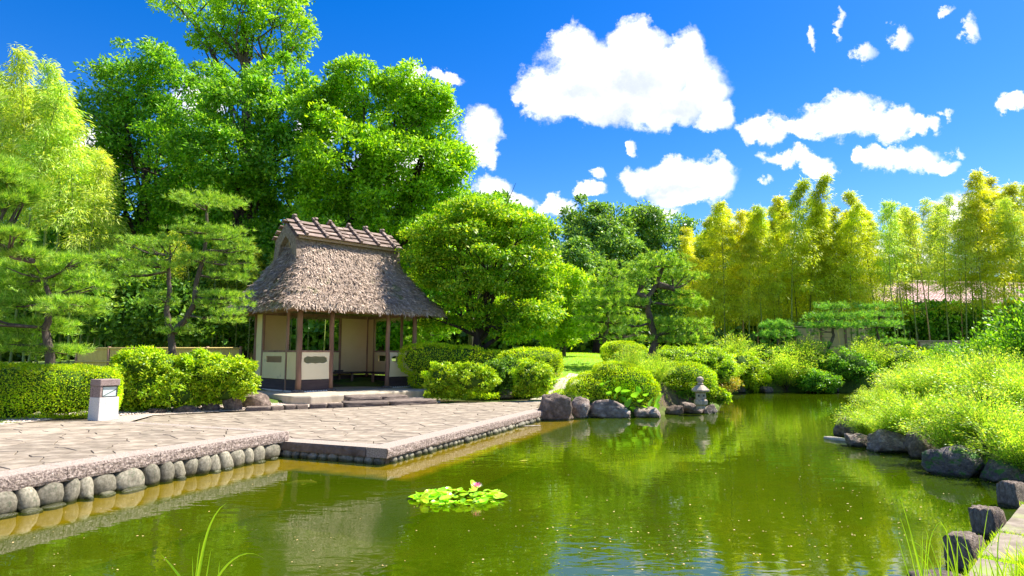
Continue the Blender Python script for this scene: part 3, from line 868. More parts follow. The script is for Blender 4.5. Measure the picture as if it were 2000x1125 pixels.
def build_pavilion():
    ang = R(47); FZ = .47
    root = empty('pavilion', (-6.49, 19.3, FZ), 'open garden pavilion with a thick weathered thatched roof and cream panels', 'pavilion', rz=ang)
    W, D = 4.42, 2.9; RZ = 1.27
    # platform (a slab with worn edge) and its steps
    def local(v):
        a = Vector((v[0] + 6.49, v[1] - 19.3)); c, s = math.cos(ang), math.sin(ang)
        return (a.x * c + a.y * s, -a.x * s + a.y * c)
    pl = [(-.55, -1.75), (W + 1.3, -1.75), (W + 1.3, D + .6), (-.9, D + .6), (-.9, -1.35)]
    prism(pl, -.35, 0).obj('platform', M['concrete'], root, bevel=.05)
    # posts: (x, y, radius, round?)
    H = 2.50
    fr = [(0, 0, .085), (1.10, 0, .075), (3.27, 0, .075), (W, 0, .08)]
    for x, y, r in fr + [(0, D, .07), (W, D, .07)]:
        b = MB(); n = 10
        pts = [(x + .01 * math.sin(i * 2.1 + x), y + .008 * math.cos(i * 1.7), H * i / 6 + .04) for i in range(7)]
        b.tube(pts, [r * (1.12 if i == 0 else 1 + .04 * math.sin(i * 2.7 + x)) for i in range(7)], n)
        p = b.obj('post', M['post'], root, smooth=True)
        s = link('post_stone', rock_mesh('post_stone', M['rock'], 3, .10, int(x * 10) + 3), p, (x, y, .02)); s.scale = (.20, .20, .06)
    for x, y in [(0, .75), (0, 2.40), (W, .75), (W, 2.45), (1.12, D), (3.20, D)]:
        b = MB(); b.box((x, y, H / 2 + .02), (.08, .08, H)); b.obj('square_post', M['post'], root, bevel=.006)
    # half walls and full walls
    def half(p0, p1, kind, mat=M['plaster']):
        d = Vector((p1[0] - p0[0], p1[1] - p0[1])); L = d.length; u = d / L
        a = (p0[0] + u.x * .05, p0[1] + u.y * .05); c = (p1[0] - u.x * .05, p1[1] - u.y * .05); L -= .10
        b = MB(); m = ((a[0] + c[0]) / 2, (a[1] + c[1]) / 2); rot = Matrix.Rotation(math.atan2(u.y, u.x), 3, 'Z')
        for k in range(3):
            b = MB(); b.box((*m, .065 + k * .115), (L, .05, .112), rot); b.obj('base_board', M['board'], root)
        b = MB(); b.box((*m, RZ - .03), (L + .1, .085, .055), rot); b.obj('rail', M['post'], root, bevel=.006)
        if kind == 'plain':
            b = MB(); b.box((*m, .375 + (RZ - .06 - .375) / 2), (L, .045, RZ - .06 - .375), rot); b.obj('plaster_panel', mat, root)
        else:
            h = cloud_hole(L, .60, L * .80, .21) if kind == 'cloud' else rect_hole(L, .61, L * .68, .2)
            hole_panel(root, a, c, .375, RZ - .06, .045, mat, h)
        # row of white pebbles along the foot
        vs, fs = ICO[1]; pb = MB(); n = int(L / .09)
        for side in (1,):
            for k in range(n):
                q = Vector((a[0] + u.x * (k + .5) * L / n + u.y * .09, a[1] + u.y * (k + .5) * L / n - u.x * .09, .015))
                pb.add([Vector((v.x * .045, v.y * .04, v.z * .03)) + q for v in vs], fs)
        tag(pb.obj('pebble_row', M['white_pebble'], root), kind='stuff')

    def full(p0, p1, mat=M['plaster_tan']):
        d = Vector((p1[0] - p0[0], p1[1] - p0[1])); L = d.length; u = d / L; rot = Matrix.Rotation(math.atan2(u.y, u.x), 3, 'Z')
        m = ((p0[0] + p1[0]) / 2, (p0[1] + p1[1]) / 2)
        b = MB(); b.box((*m, .38 + (H - .38) / 2), (L - .09, .05, H - .38), rot); b.obj('plaster_wall', mat, root)
        b = MB(); b.box((*m, .19), (L - .09, .055, .36), rot); b.obj('base_board', M['board'], root)
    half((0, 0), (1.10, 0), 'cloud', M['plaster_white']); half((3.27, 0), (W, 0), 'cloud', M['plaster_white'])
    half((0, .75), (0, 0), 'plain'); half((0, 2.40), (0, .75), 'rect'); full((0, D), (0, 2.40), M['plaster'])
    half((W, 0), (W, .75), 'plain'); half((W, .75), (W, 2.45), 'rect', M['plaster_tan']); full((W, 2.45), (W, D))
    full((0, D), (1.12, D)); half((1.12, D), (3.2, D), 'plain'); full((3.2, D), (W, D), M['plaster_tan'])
    # beams, rafters
    for (a, c) in [((-.5, 0), (W + .5, 0)), ((-.5, D), (W + .5, D)), ((0, -.5), (0, D + .5)), ((W, -.5), (W, D + .5))]:
        b = MB(); b.bar((*a, H + .03), (*c, H + .03), .10, .12); b.obj('beam', M['post'], root)
    cx, cy = W / 2, D / 2; ex, ey = W / 2 + .92, D / 2 + .92
    for i in range(1, 14):
        x = -ex + .2 + (2 * ex - .4) * i / 14
        for s in (-1, 1):
            b = MB(); b.tube([(cx + x, cy + s * ey * .97, H - .03), (cx + x * .62, cy + s * .8, 3.75)], [.03, .03], 6); b.obj('rafter', M['post'], root)
    for i in range(1, 8):
        y = -ey + .3 + (2 * ey - .6) * i / 8
        for s in (-1, 1):
            b = MB(); b.tube([(cx + s * ex * .97, cy + y, H - .03), (cx + s * 2.0, cy + y * .4, 3.75)], [.03, .03], 6); b.obj('rafter', M['post'], root)
    # bench
    be = tag(link('bench', None, root)) if False else None
    b = MB(); b.box((2.3, D - .28, .46), (W - .5, .42, .05)); s1 = b.obj('bench_seat', M['board'], root, bevel=.008)
    b = MB(); b.box((W - .28, 1.35, .462), (.42, 2.2, .05)); b.obj('bench_seat', M['board'], root, bevel=.008)
    for x, y in [(.8, D - .4), (2.2, D - .4), (3.5, D - .4), (W - .42, 1.9), (W - .42, .9)]:
        b = MB(); b.box((x, y, .22), (.07, .07, .44)); b.obj('bench_leg', M['post'], root)
    b = MB(); b.box((3.0, D - .3, .53), (.28, .16, .06)); b.obj('small_tray', M['board'], root)
    # thatch: rounded rectangular rings lofted up to the gable block
    NP = 220

    def ring(hx, hy, z, rr, wob=1.0, seed=0):
        pts = []
        for i in range(NP):
            a = 2 * math.pi * (i + .5) / NP; ca, sa = math.cos(a), math.sin(a)
            k = rr
            q = (abs(ca) ** k + abs(sa) ** k) ** (-1 / k)
            x, y = hx * q * ca, hy * q * sa
            nn = mnoise.fractal(Vector((x * 2.2, y * 2.2, z * 2.2)), 1, 2, 4) * .045 * wob + mnoise.noise(Vector((x * 9, y * 9, z * 7))) * .035 * wob
            pts.append((cx + x * (1 + nn / 2.5), cy + y * (1 + nn / 1.8), z + (nn * .5)))
        return pts
    rings = [ring(ex - .75, ey - .75, 2.86, 12, .1), ring(ex - .14, ey - .14, 2.47, 12, .3), ring(ex - .02, ey - .02, 2.46, 12, .6), ring(ex, ey, 2.52, 12), ring(ex - .02, ey - .02, 2.60, 11)]
    prof = []
    for i in range(1, 27):
        t = i / 26; hx = ex + (1.86 - ex) * t; hy = ey + (.72 - ey) * t
        z = 2.62 + (4.66 - 2.62) * (t * .80 + .20 * t ** 3); prof.append((hx, hy, z))
        rings.append(ring(hx, hy, z, 11 - 2.0 * t))
    rings.append(ring(1.80, .66, 4.76, 10)); rings.append(ring(1.2, .3, 4.8, 6, .1))
    b = MB(); b.loft(rings); th = b.obj('thatch', M['thatch'], root, smooth=True)
    # straw ends standing off the surface
    Vn = np.array([[v for v in r] for r in rings[3:-1]])
    nr = len(Vn); N = 42000
    ri = RNG.integers(0, nr - 1, N); ki = RNG.integers(0, NP, N); fu = RNG.random(N)[:, None]; fv = RNG.random(N)[:, None]
    kj = (ki + 1) % NP
    lowp = Vn[ri, ki] * (1 - fu) + Vn[ri, kj] * fu; hip = Vn[ri + 1, ki] * (1 - fu) + Vn[ri + 1, kj] * fu
    P = lowp * (1 - fv) + hip * fv; down = lowp - hip; down /= np.linalg.norm(down, axis=1, keepdims=True) + 1e-9
    tang = Vn[ri, kj] - Vn[ri, ki]; tang /= np.linalg.norm(tang, axis=1, keepdims=True) + 1e-9
    nrm = np.cross(tang, -down); nrm /= np.linalg.norm(nrm, axis=1, keepdims=True) + 1e-9
    ax = down + tang * RNG.normal(0, .45, (N, 1)) + nrm * RNG.uniform(.05, .6, (N, 1)); ax /= np.linalg.norm(ax, axis=1, keepdims=True)
    side = np.cross(ax, nrm); side /= np.linalg.norm(side, axis=1, keepdims=True) + 1e-9
    Ls = RNG.uniform(.05, .20, (N, 1)); Ws = RNG.uniform(.006, .018, (N, 1)); P = P - nrm * .01
    q = np.stack([P - side * Ws, P + side * Ws, P + ax * Ls + side * Ws * .5, P + ax * Ls - side * Ws * .5], 1)
    st = link('straw', np_mesh('straw', q.reshape(-1, 3), 4, M['straw']), th); st['kind'] = 'stuff'
    # gable block
    pr = [(-.80, 4.20), (-.74, 4.55), (-.64, 4.95), (-.35, 5.28), (0, 5.46), (.35, 5.28), (.64, 4.95), (.74, 4.55), (.80, 4.20)]
    gb = MB(); RG = []
    for i in range(41):
        x = -1.88 + 3.76 * i / 40
        RG.append([(cx + x, cy + y * (1 + .03 * mnoise.noise(Vector((x * 3, y * 5, z * 3)))), z) for y, z in pr])
    gb.loft(RG); gb.obj('gable_block', M['thatch'], root)
    for s in (-1, 1):
        # projecting thatch rim round the vent
        rim = MB(); a = [(-.80, 4.22), (-.66, 4.92), (0, 5.44), (.66, 4.92), (.80, 4.22)]; c = [(-.50, 4.24), (-.36, 4.72), (0, 5.02), (.36, 4.72), (.50, 4.24)]
        rim.loft([[(cx + s * 1.87, cy + y, z) for y, z in a + c[::-1]], [(cx + s * 2.05, cy + y, z) for y, z in a + c[::-1]]]); rim.obj('gable_rim', M['thatch'], root)
        v = MB(); v.add([(cx + s * 1.885, cy - .30, 4.36), (cx + s * 1.885, cy + .30, 4.36), (cx + s * 1.885, cy, 4.86)], [(0, 1, 2) if s > 0 else (2, 1, 0)])
        vo = v.obj('gable_vent', M['board'], root)
        for k in range(-2, 3):
            h = .5 * (1 - abs(k) / 3.2)
            w = MB(); w.box((cx + s * 1.90, cy + k * .085, 4.36 + h / 2), (.02, .018, h)); w.obj('lattice_bar', M['plaster_tan'], vo)
        for k in range(3):
            w = MB(); w.box((cx + s * 1.905, cy, 4.42 + k * .11), (.02, .5 - k * .13, .016)); w.obj('lattice_bar', M['plaster_tan'], vo)
    # ridge cover: straw bed, long boards, log saddles
    for s in (-1, 1):
        up = Vector((0, -s * .80, .62)).normalized(); nr_ = Vector((0, s * .62, .80)).normalized()
        e0 = Vector((cx, cy + s * .80, 4.98)); top = Vector((cx, cy, 5.60)); sl = (top - e0).length
        b = MB(); b.add([(cx - 2.0, e0.y, e0.z - .04), (cx + 2.0, e0.y, e0.z - .04), (cx + 2.0, cy, 5.54), (cx - 2.0, cy, 5.54),
                         (cx - 2.0, e0.y * 1, e0.z - .12), (cx + 2.0, e0.y, e0.z - .12)], [(0, 1, 2, 3), (4, 5, 1, 0)])
        b.obj('ridge_bed', M['ridge_straw'], root)
        for k in range(5):
            t = [.0, .055, .30, .56, .84][k] * sl; c = e0 + up * t + nr_ * .02
            nseg = 4
            for j in range(nseg):
                xa = -2.1 + 4.2 * j / nseg; xb = xa + 4.2 / nseg - .01
                b = MB(); o = nr_ * random.uniform(-.008, .02) + up * random.uniform(-.02, .02)
                b.bar(Vector((cx + xa, c.y, c.z)) + o, Vector((cx + xb + .02, c.y, c.z)) + o * .4, .16 if k else .10, .035, nr_); b.obj('ridge_board', M['ridge'], root)
        for j, xo in enumerate([-1.75, -1.02, -.42, .30, 1.02, 1.72]):
            dx = random.uniform(-.05, .05)
            b = MB(); p0 = e0 + nr_ * .075 - up * .05 + Vector((xo, 0, 0)); p1 = e0 + up * (sl + .16) + nr_ * .085 + Vector((xo + dx, 0, 0))
            b.bar(p0, p1, .105, .075, nr_); sdl = b.obj('ridge_saddle', M['ridge'], root, bevel=.012)
            for k in range(4):
                m = MB(); c = p0.lerp(p1, .12 + .24 * k); m.bar(c - Vector((.066, 0, 0)), c + Vector((.066, 0, 0)), .03, .092, nr_); m.obj('binding', M['darkbark'], sdl)
    return root


build_pavilion()


def step_stone(px0, px1, pyb, ztop, z0, depth, label, group, seed, mat='slab'):
    a = gnd(px0, pyb, z0); b = gnd(px1, pyb if isinstance(pyb, (int, float)) else pyb, z0)
    return a, b


def slab_between(name, a, b, depth, h, z, label, cat, group, seed, mat='slab'):
    """roughly squared stone between two ground points, receding from the viewer"""
    a = Vector(a); b = Vector(b); d = b - a; d.z = 0; L = d.length
    c = (a + b) / 2; n = Vector((-d.y, d.x, 0)).normalized()
    c = c + n * (depth / 2)
    me = rock_mesh(name, M[mat], 4, .05, seed, .9, .025)
    o = link(name, me, None, (c.x, c.y, z + h / 2 - .03)); o.scale = (L / 2 / .87, depth / 2 / .87, (h + .06) / 2 / .85); o.rotation_euler = (0, 0, math.atan2(d.y, d.x))
    return tag(o, label, cat, group)


def steps():
    g = 'squared edging stones in front of the pavilion'
    xs = [(478, 530, 804, 803), (531, 556, 803, 801), (557, 579, 801, 800), (580, 604, 800, 798), (605, 640, 798, 797), (641, 672, 797, 796)]
    labs = ['longest rough edging stone, at the end of the row beside the boulder', 'short dark edging stone second from the boulder by the pavilion', 'smallest cube-like edging stone in the row below the platform',
            'squat edging stone in the middle of the row below the platform', 'edging stone with a flat top, fifth from the boulder', 'edging stone that touches the long lower step']
    for i, (x0, x1, y0, y1) in enumerate(xs):
        slab_between('edging_stone', gnd(x0, y0, ZL), gnd(x1 - 1, y1, ZL), .30, .11, ZL, labs[i], 'edging stone', g, 20 + i)
    slab_between('step_stone', gnd(672, 796, ZL), gnd(762, 793, ZL), .75, .13, ZL, 'left half of the long low step up from the flagstones', 'step', 'step stones of the pavilion', 31)
    slab_between('step_stone', gnd(764, 793, ZL), gnd(855, 789, ZL), .75, .13, ZL, 'right half of the long low step, ending by the ground cover', 'step', 'step stones of the pavilion', 32)
    slab_between('step_stone', gnd(680, 783, .36), gnd(748, 781, .36), 1.0, .12, .34, 'upper step stone, brown and worn, against the platform', 'step', 'step stones of the pavilion', 33)
    slab_between('step_stone', gnd(749, 781, .36), gnd(800, 778, .36), 1.0, .11, .34, 'narrower upper step stone next to the grassy tuft', 'step', 'step stones of the pavilion', 34)


steps()


# ------------------------------------------------------------------ foliage
def unit(a):
    return a / (np.linalg.norm(a, axis=1, keepdims=True) + 1e-9)


def leaf_quads(P, A, Nn, L, Wd, fold=.15):
    A = unit(A); S = unit(np.cross(A, Nn)); Nn = unit(np.cross(S, A))
    L = L[:, None]; Wd = Wd[:, None]
    m = P + A * L * .45
    return np.stack([P, m + S * Wd * .5 + Nn * L * fold * .5, P + A * L - Nn * L * fold * .6, m - S * Wd * .5 + Nn * L * fold * .5], 1).reshape(-1, 3)


def clump_leaves(lobes, n_leaf, clump_r, leafL, leafW, rng, up=.5, jitter=.6, shell=.62, droop=.0, edge=1.0, flat=.72):
    """lobes: (centre, radii). Leaves sit on the upper skins of many small clumps that fill the lobes' outer shell."""
    C = np.array([l[0] for l in lobes], float); Rr = np.array([l[1] for l in lobes], float)
    area = (Rr[:, 0] * Rr[:, 2] + Rr[:, 0] * Rr[:, 1] + Rr[:, 1] * Rr[:, 2]); prob = area / area.sum()
    ncl = max(8, int(area.sum() * 12 / (clump_r ** 2 * 5.0)))
    ncl = min(ncl, n_leaf // 10)
    li = rng.choice(len(lobes), ncl, p=prob)
    d = unit(rng.normal(0, 1, (ncl, 3))); rad = (shell + (1.04 - shell) * rng.random(ncl) ** .6 + (rng.random(ncl) < .16) * rng.uniform(0, .22, ncl))[:, None]
    lump = 1 + .2 * edge * np.sin(d[:, :1] * 5 + li[:, None] * 2.1) * np.sin(d[:, 2:] * 6 + li[:, None])
    cc = C[li] + d * Rr[li] * rad * lump
    # drop clumps buried deep inside another lobe
    keep = np.ones(ncl, bool)
    for k in range(len(lobes)):
        q = ((cc - C[k]) / Rr[k]); keep &= ~((np.sum(q * q, 1) < .30) & (li != k))
    cc = cc[keep]; dd = d[keep]; ncl = len(cc)
    cr = clump_r * rng.uniform(.6, 1.35, ncl)
    ci = rng.integers(0, ncl, n_leaf)
    e = rng.normal(0, 1, (n_leaf, 3)); e[:, 2] = e[:, 2] * .8 + .45; e = unit(e + dd[ci] * .35)
    rr = cr[ci][:, None] * (rng.uniform(.35, 1.08, (n_leaf, 1)))
    P = cc[ci] + e * rr * np.array([1, 1, flat])
    Nn = unit(e * .55 + np.array([0, 0, up]) + dd[ci] * .3 + rng.normal(0, jitter * .6, (n_leaf, 3)))
    A = unit(e * .8 + rng.normal(0, .7, (n_leaf, 3)) + np.array([0, 0, -droop]))
    L = leafL * rng.uniform(.65, 1.3, n_leaf); Wd = leafW * rng.uniform(.7, 1.25, n_leaf)
    return leaf_quads(P, A, Nn, L, Wd), cc


def px_lobes(spec, Y, dy=None, depth=1.0):
    out = []
    for l in spec:
        x, y, rx, ry = l[:4]; yy = Y + (l[4] if len(l) > 4 else 0)
        c = at(x, y, yy); s = yy / 1236
        out.append((np.array(c), np.array([rx * s, max(rx, ry) * s * depth, ry * s])))
    return out


def branch_tubes(b, base, top, targets, r0, rng, n=7, bend=.12):
    """trunk from base to top, then limbs that fork off towards the targets"""
    base = Vector(base); top = Vector(top); H = (top - base).length
    pts = []; rad = []
    for i in range(9):
        t = i / 8; p = base.lerp(top, t) + Vector((math.sin(t * 5 + base.x), math.cos(t * 4 + base.y), 0)) * (bend * H * .12 * t)
        pts.append(p); rad.append(r0 * (1.35 if i == 0 else 1 - .62 * t))
    b.tube(pts, rad, n + 2)
    for T in targets:
        T = Vector(T); t = rng.uniform(.45, .98); i = int(t * 8); s = pts[i]
        d = T - s; q = []
        for k in range(6):
            u = k / 5; q.append(s + d * u + Vector((rng.uniform(-1, 1), rng.uniform(-1, 1), rng.uniform(-.3, 1) + math.sin(u * 3.1) * .8)) * (d.length * .05 * (k > 0)))
        r1 = rad[i] * .55
        b.tube(q, [r1 * (1 - .82 * k / 5) for k in range(6)], n)
        for j in range(3):
            k = rng.randint(2, 4); s2 = q[k]; e = s2 + Vector((rng.uniform(-1, 1), rng.uniform(-1, 1), rng.uniform(.2, 1))).normalized() * d.length * rng.uniform(.25, .45)
            b.tube([s2, s2.lerp(e, .5) + Vector((0, 0, .06)), e], [r1 * .4, r1 * .25, r1 * .06], 5, False)


def tree(name, label, cat, spec, Y, base, top, r0, leaf, n_leaf, clump_r, L, Wd, group=None, seed=1, bark='bark', depth=.9, shell=.6, ntar=None, droop=0, jitter=.6, flat=.72, upn=.5):
    rng = np.random.default_rng(seed); rr = random.Random(seed)
    bp = at(base[0], base[1], Y); bz = gz(bp.x, bp.y); bp.z = min(bz, bp.z) - .05
    root = empty(name, bp, label, cat, group)
    spec = [(l[0], l[1], l[2] * .95, l[3] * .92, (l[4] if len(l) > 4 else 0) + rr.uniform(-1, 1) * l[2] * Y / 1236 * .8) for l in spec]
    lobes = px_lobes(spec, Y, depth=depth)
    q, cc = clump_leaves(lobes, n_leaf, clump_r, L, Wd, rng, droop=droop, shell=shell, jitter=jitter, flat=flat, up=upn)
    q = q - np.array(bp)
    link('crown', np_mesh('crown', q, 4, M[leaf]), root)
    tp = at(top[0], top[1], Y) - bp
    tg = [Vector(l[0]) - bp for l in lobes]
    if ntar: tg = rr.sample(tg, min(ntar, len(tg)))
    b = MB(); branch_tubes(b, (0, 0, 0), tp, tg, r0, rr)
    b.obj('trunk', M[bark], root, smooth=True)
    return root


def build_trees():
    tree('camphor_tree', 'tall dark green broadleaf tree whose top rises beside the pale bamboo', 'tree',
         [(285, 125, 62, 42), (225, 185, 60, 50), (335, 175, 50, 55), (190, 270, 85, 75), (280, 270, 90, 80), (360, 280, 75, 75), (150, 370, 85, 75), (260, 390, 105, 80), (375, 390, 85, 75), (130, 470, 80, 60), (240, 500, 110, 60), (370, 500, 90, 60)],
         32, (290, 690), (290, 330), .38, 'camphor', 76000, .62, .21, .10, seed=3, bark='darkbark')
    tree('camphor_tree', 'bushy mid-green tree directly behind the clipped pine with the flat top', 'tree',
         [(415, 165, 45, 38), (470, 215, 75, 60), (545, 165, 60, 55), (585, 235, 60, 65), (440, 310, 90, 75), (545, 320, 90, 80), (470, 420, 105, 75), (590, 420, 75, 80), (560, 510, 100, 60), (440, 510, 80, 60)],
         29.5, (470, 690), (480, 330), .36, 'camphor', 76000, .58, .20, .10, seed=4, bark='darkbark')
    tree('zelkova_tree', 'large yellow-green leafy tree rising behind the thatched roof', 'tree',
         [(692, 162, 46, 44), (645, 220, 60, 62), (785, 172, 58, 50), (765, 240, 85, 75), (845, 205, 35, 45), (848, 265, 50, 55), (670, 310, 80, 80), (800, 330, 100, 80), (880, 320, 40, 50), (730, 400, 110, 80), (835, 410, 75, 65), (660, 440, 80, 70), (780, 480, 110, 60), (650, 520, 60, 60)],
         28.5, (735, 690), (740, 330), .36, 'zelkova', 88000, .55, .19, .10, seed=5, bark='darkbark')
    tree('tall_tree', 'highest tree with open crown and bare limbs cut by the top edge', 'tree',
         [(335, 2, 48, 18), (385, 20, 55, 26), (420, 60, 48, 28), (455, 85, 42, 30), (470, 20, 60, 34), (540, 20, 60, 40), (585, 60, 30, 50), (555, 105, 45, 22), (450, -30, 80, 30), (545, -30, 65, 35), (400, 80, 30, 20), (500, 60, 40, 22)],
         36, (478, 690), (492, 60), 0.42, 'zelkova', 15000, .36, .22, .12, seed=6, bark='bark', shell=.55)
    tree('maple_tree', 'spreading bright green maple with dark forked trunk above the clipped hedge', 'tree',
         [(925, 408, 50, 22), (880, 430, 42, 22), (975, 418, 48, 22), (1020, 440, 40, 24), (1052, 470, 28, 34), (850, 462, 40, 22), (910, 455, 55, 24), (985, 462, 50, 24), (828, 500, 34, 18), (885, 500, 50, 20), (955, 505, 55, 24),
          (1030, 505, 44, 24), (1060, 530, 28, 28), (840, 545, 34, 20), (900, 548, 52, 22), (985, 550, 55, 22), (1050, 565, 44, 22), (1072, 590, 24, 26), (850, 595, 44, 20), (915, 590, 48, 20), (985, 600, 50, 22), (1050, 615, 46, 22), (880, 632, 46, 14), (1010, 645, 56, 18), (960, 625, 44, 16), (1066, 650, 26, 20), (840, 625, 28, 14)],
         23, (928, 698), (935, 610), 0.24, 'maple', 52000, .52, .13, .075, seed=7, bark='darkbark', ntar=16, flat=.34, upn=1.1, shell=.45)
    tree('garden_tree', 'fresh green tree squeezed between the maple and the shaggy pine', 'tree',
         [(1105, 560, 40, 40), (1075, 600, 30, 50), (1125, 615, 40, 45), (1090, 650, 32, 36), (1140, 570, 34, 34)],
         29, (1100, 700), (1105, 600), .12, 'fresh', 16000, .35, .17, .08, seed=8)
    tree('backdrop_tree', 'round-topped yellow-green tree peeping over the maple against the cloud', 'tree',
         [(930, 410, 60, 26), (890, 420, 50, 40), (1000, 440, 60, 40)], 33, (920, 690), (920, 500), .2, 'zelkova', 9000, .4, .2, .1, seed=9)
    far = [('far_tree', 'distant bluish-green tree with a pointed top left of the pale bamboo', [(1150, 425, 44, 26), (1190, 430, 30, 26), (1170, 470, 62, 45), (1130, 500, 50, 50), (1200, 510, 60, 55), (1160, 570, 80, 60)], 46, (1165, 680)),
           ('far_tree', 'distant dense dark tree that touches the bamboo grove', [(1255, 435, 46, 24), (1300, 445, 50, 26), (1235, 480, 50, 45), (1300, 500, 70, 55), (1260, 570, 90, 60), (1350, 520, 40, 60)], 50, (1280, 680)),
           ('far_tree', 'mid-green distant tree seen just above the shoulder of the maple', [(1085, 480, 34, 30), (1105, 520, 50, 45), (1070, 560, 50, 50), (1100, 620, 60, 50)], 42, (1090, 680))]
    for i, (n, lab, sp, Y, base) in enumerate(far):
        tree(n, lab, 'tree', sp, Y, base, (base[0], 520), .3, 'far', 30000, .8, .28, .14, seed=20 + i, bark='darkbark', group='distant trees behind the lawn')
    # dark undergrowth filling the woods behind the pavilion and left pines
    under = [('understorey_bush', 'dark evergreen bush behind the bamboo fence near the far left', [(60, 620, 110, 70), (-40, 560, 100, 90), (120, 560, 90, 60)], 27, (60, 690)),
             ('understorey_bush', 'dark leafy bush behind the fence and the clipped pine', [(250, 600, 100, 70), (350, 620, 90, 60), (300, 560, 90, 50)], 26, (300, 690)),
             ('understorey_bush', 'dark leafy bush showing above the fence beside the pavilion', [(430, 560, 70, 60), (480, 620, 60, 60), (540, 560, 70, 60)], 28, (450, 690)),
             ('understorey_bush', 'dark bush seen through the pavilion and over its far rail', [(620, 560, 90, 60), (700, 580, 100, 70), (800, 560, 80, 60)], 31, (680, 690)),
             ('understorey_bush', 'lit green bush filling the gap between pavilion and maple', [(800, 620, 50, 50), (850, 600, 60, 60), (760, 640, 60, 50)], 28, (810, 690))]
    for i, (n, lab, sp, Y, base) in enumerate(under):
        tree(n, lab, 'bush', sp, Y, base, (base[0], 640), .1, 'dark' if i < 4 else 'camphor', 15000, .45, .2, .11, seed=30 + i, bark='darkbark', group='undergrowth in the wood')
    # the wood beyond
    rng = np.random.default_rng(77); lob = []
    for x in range(-300, 2400, 90):
        lob.append((x, 610 + 20 * math.sin(x), 90, 80, 4 * math.sin(x * 3))); lob.append((x + 40, 680, 90, 50, 3))
        if x < 1000: lob.append((x, 500 + 30 * math.sin(x * 2), 90, 90, 5))
    q, _ = clump_leaves(px_lobes(lob, 56, depth=.4), 90000, 1.1, .8, .5, rng)
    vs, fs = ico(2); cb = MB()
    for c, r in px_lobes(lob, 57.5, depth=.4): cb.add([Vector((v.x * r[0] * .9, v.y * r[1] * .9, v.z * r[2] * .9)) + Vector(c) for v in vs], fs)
    fw = link('far_woods', np_mesh('far_woods', q, 4, M['dark'])); tag(cb.obj('twig_cores', M['core'], fw, smooth=True), kind='stuff')  # solid twig cores fill the belt so no sky shows through
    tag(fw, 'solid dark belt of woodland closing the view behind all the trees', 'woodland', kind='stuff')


build_trees()


# ------------------------------------------------------------------ pines
def needle_tufts(P, up, nn, L, w, rng):
    n = len(P); k = nn
    Pc = np.repeat(P, k, 0); U = np.repeat(up, k, 0)
    A = unit(U * 1.0 + rng.normal(0, .52, (n * k, 3))); S = unit(np.cross(A, rng.normal(0, 1, (n * k, 3))))
    LL = L * rng.uniform(.7, 1.2, (n * k, 1)); B = Pc + A * LL * .12
    return np.stack([B - S * w, B + S * w, Pc + A * LL + np.array([0, 0, -.12]) * LL * rng.random((n * k, 1))], 1).reshape(-1, 3)


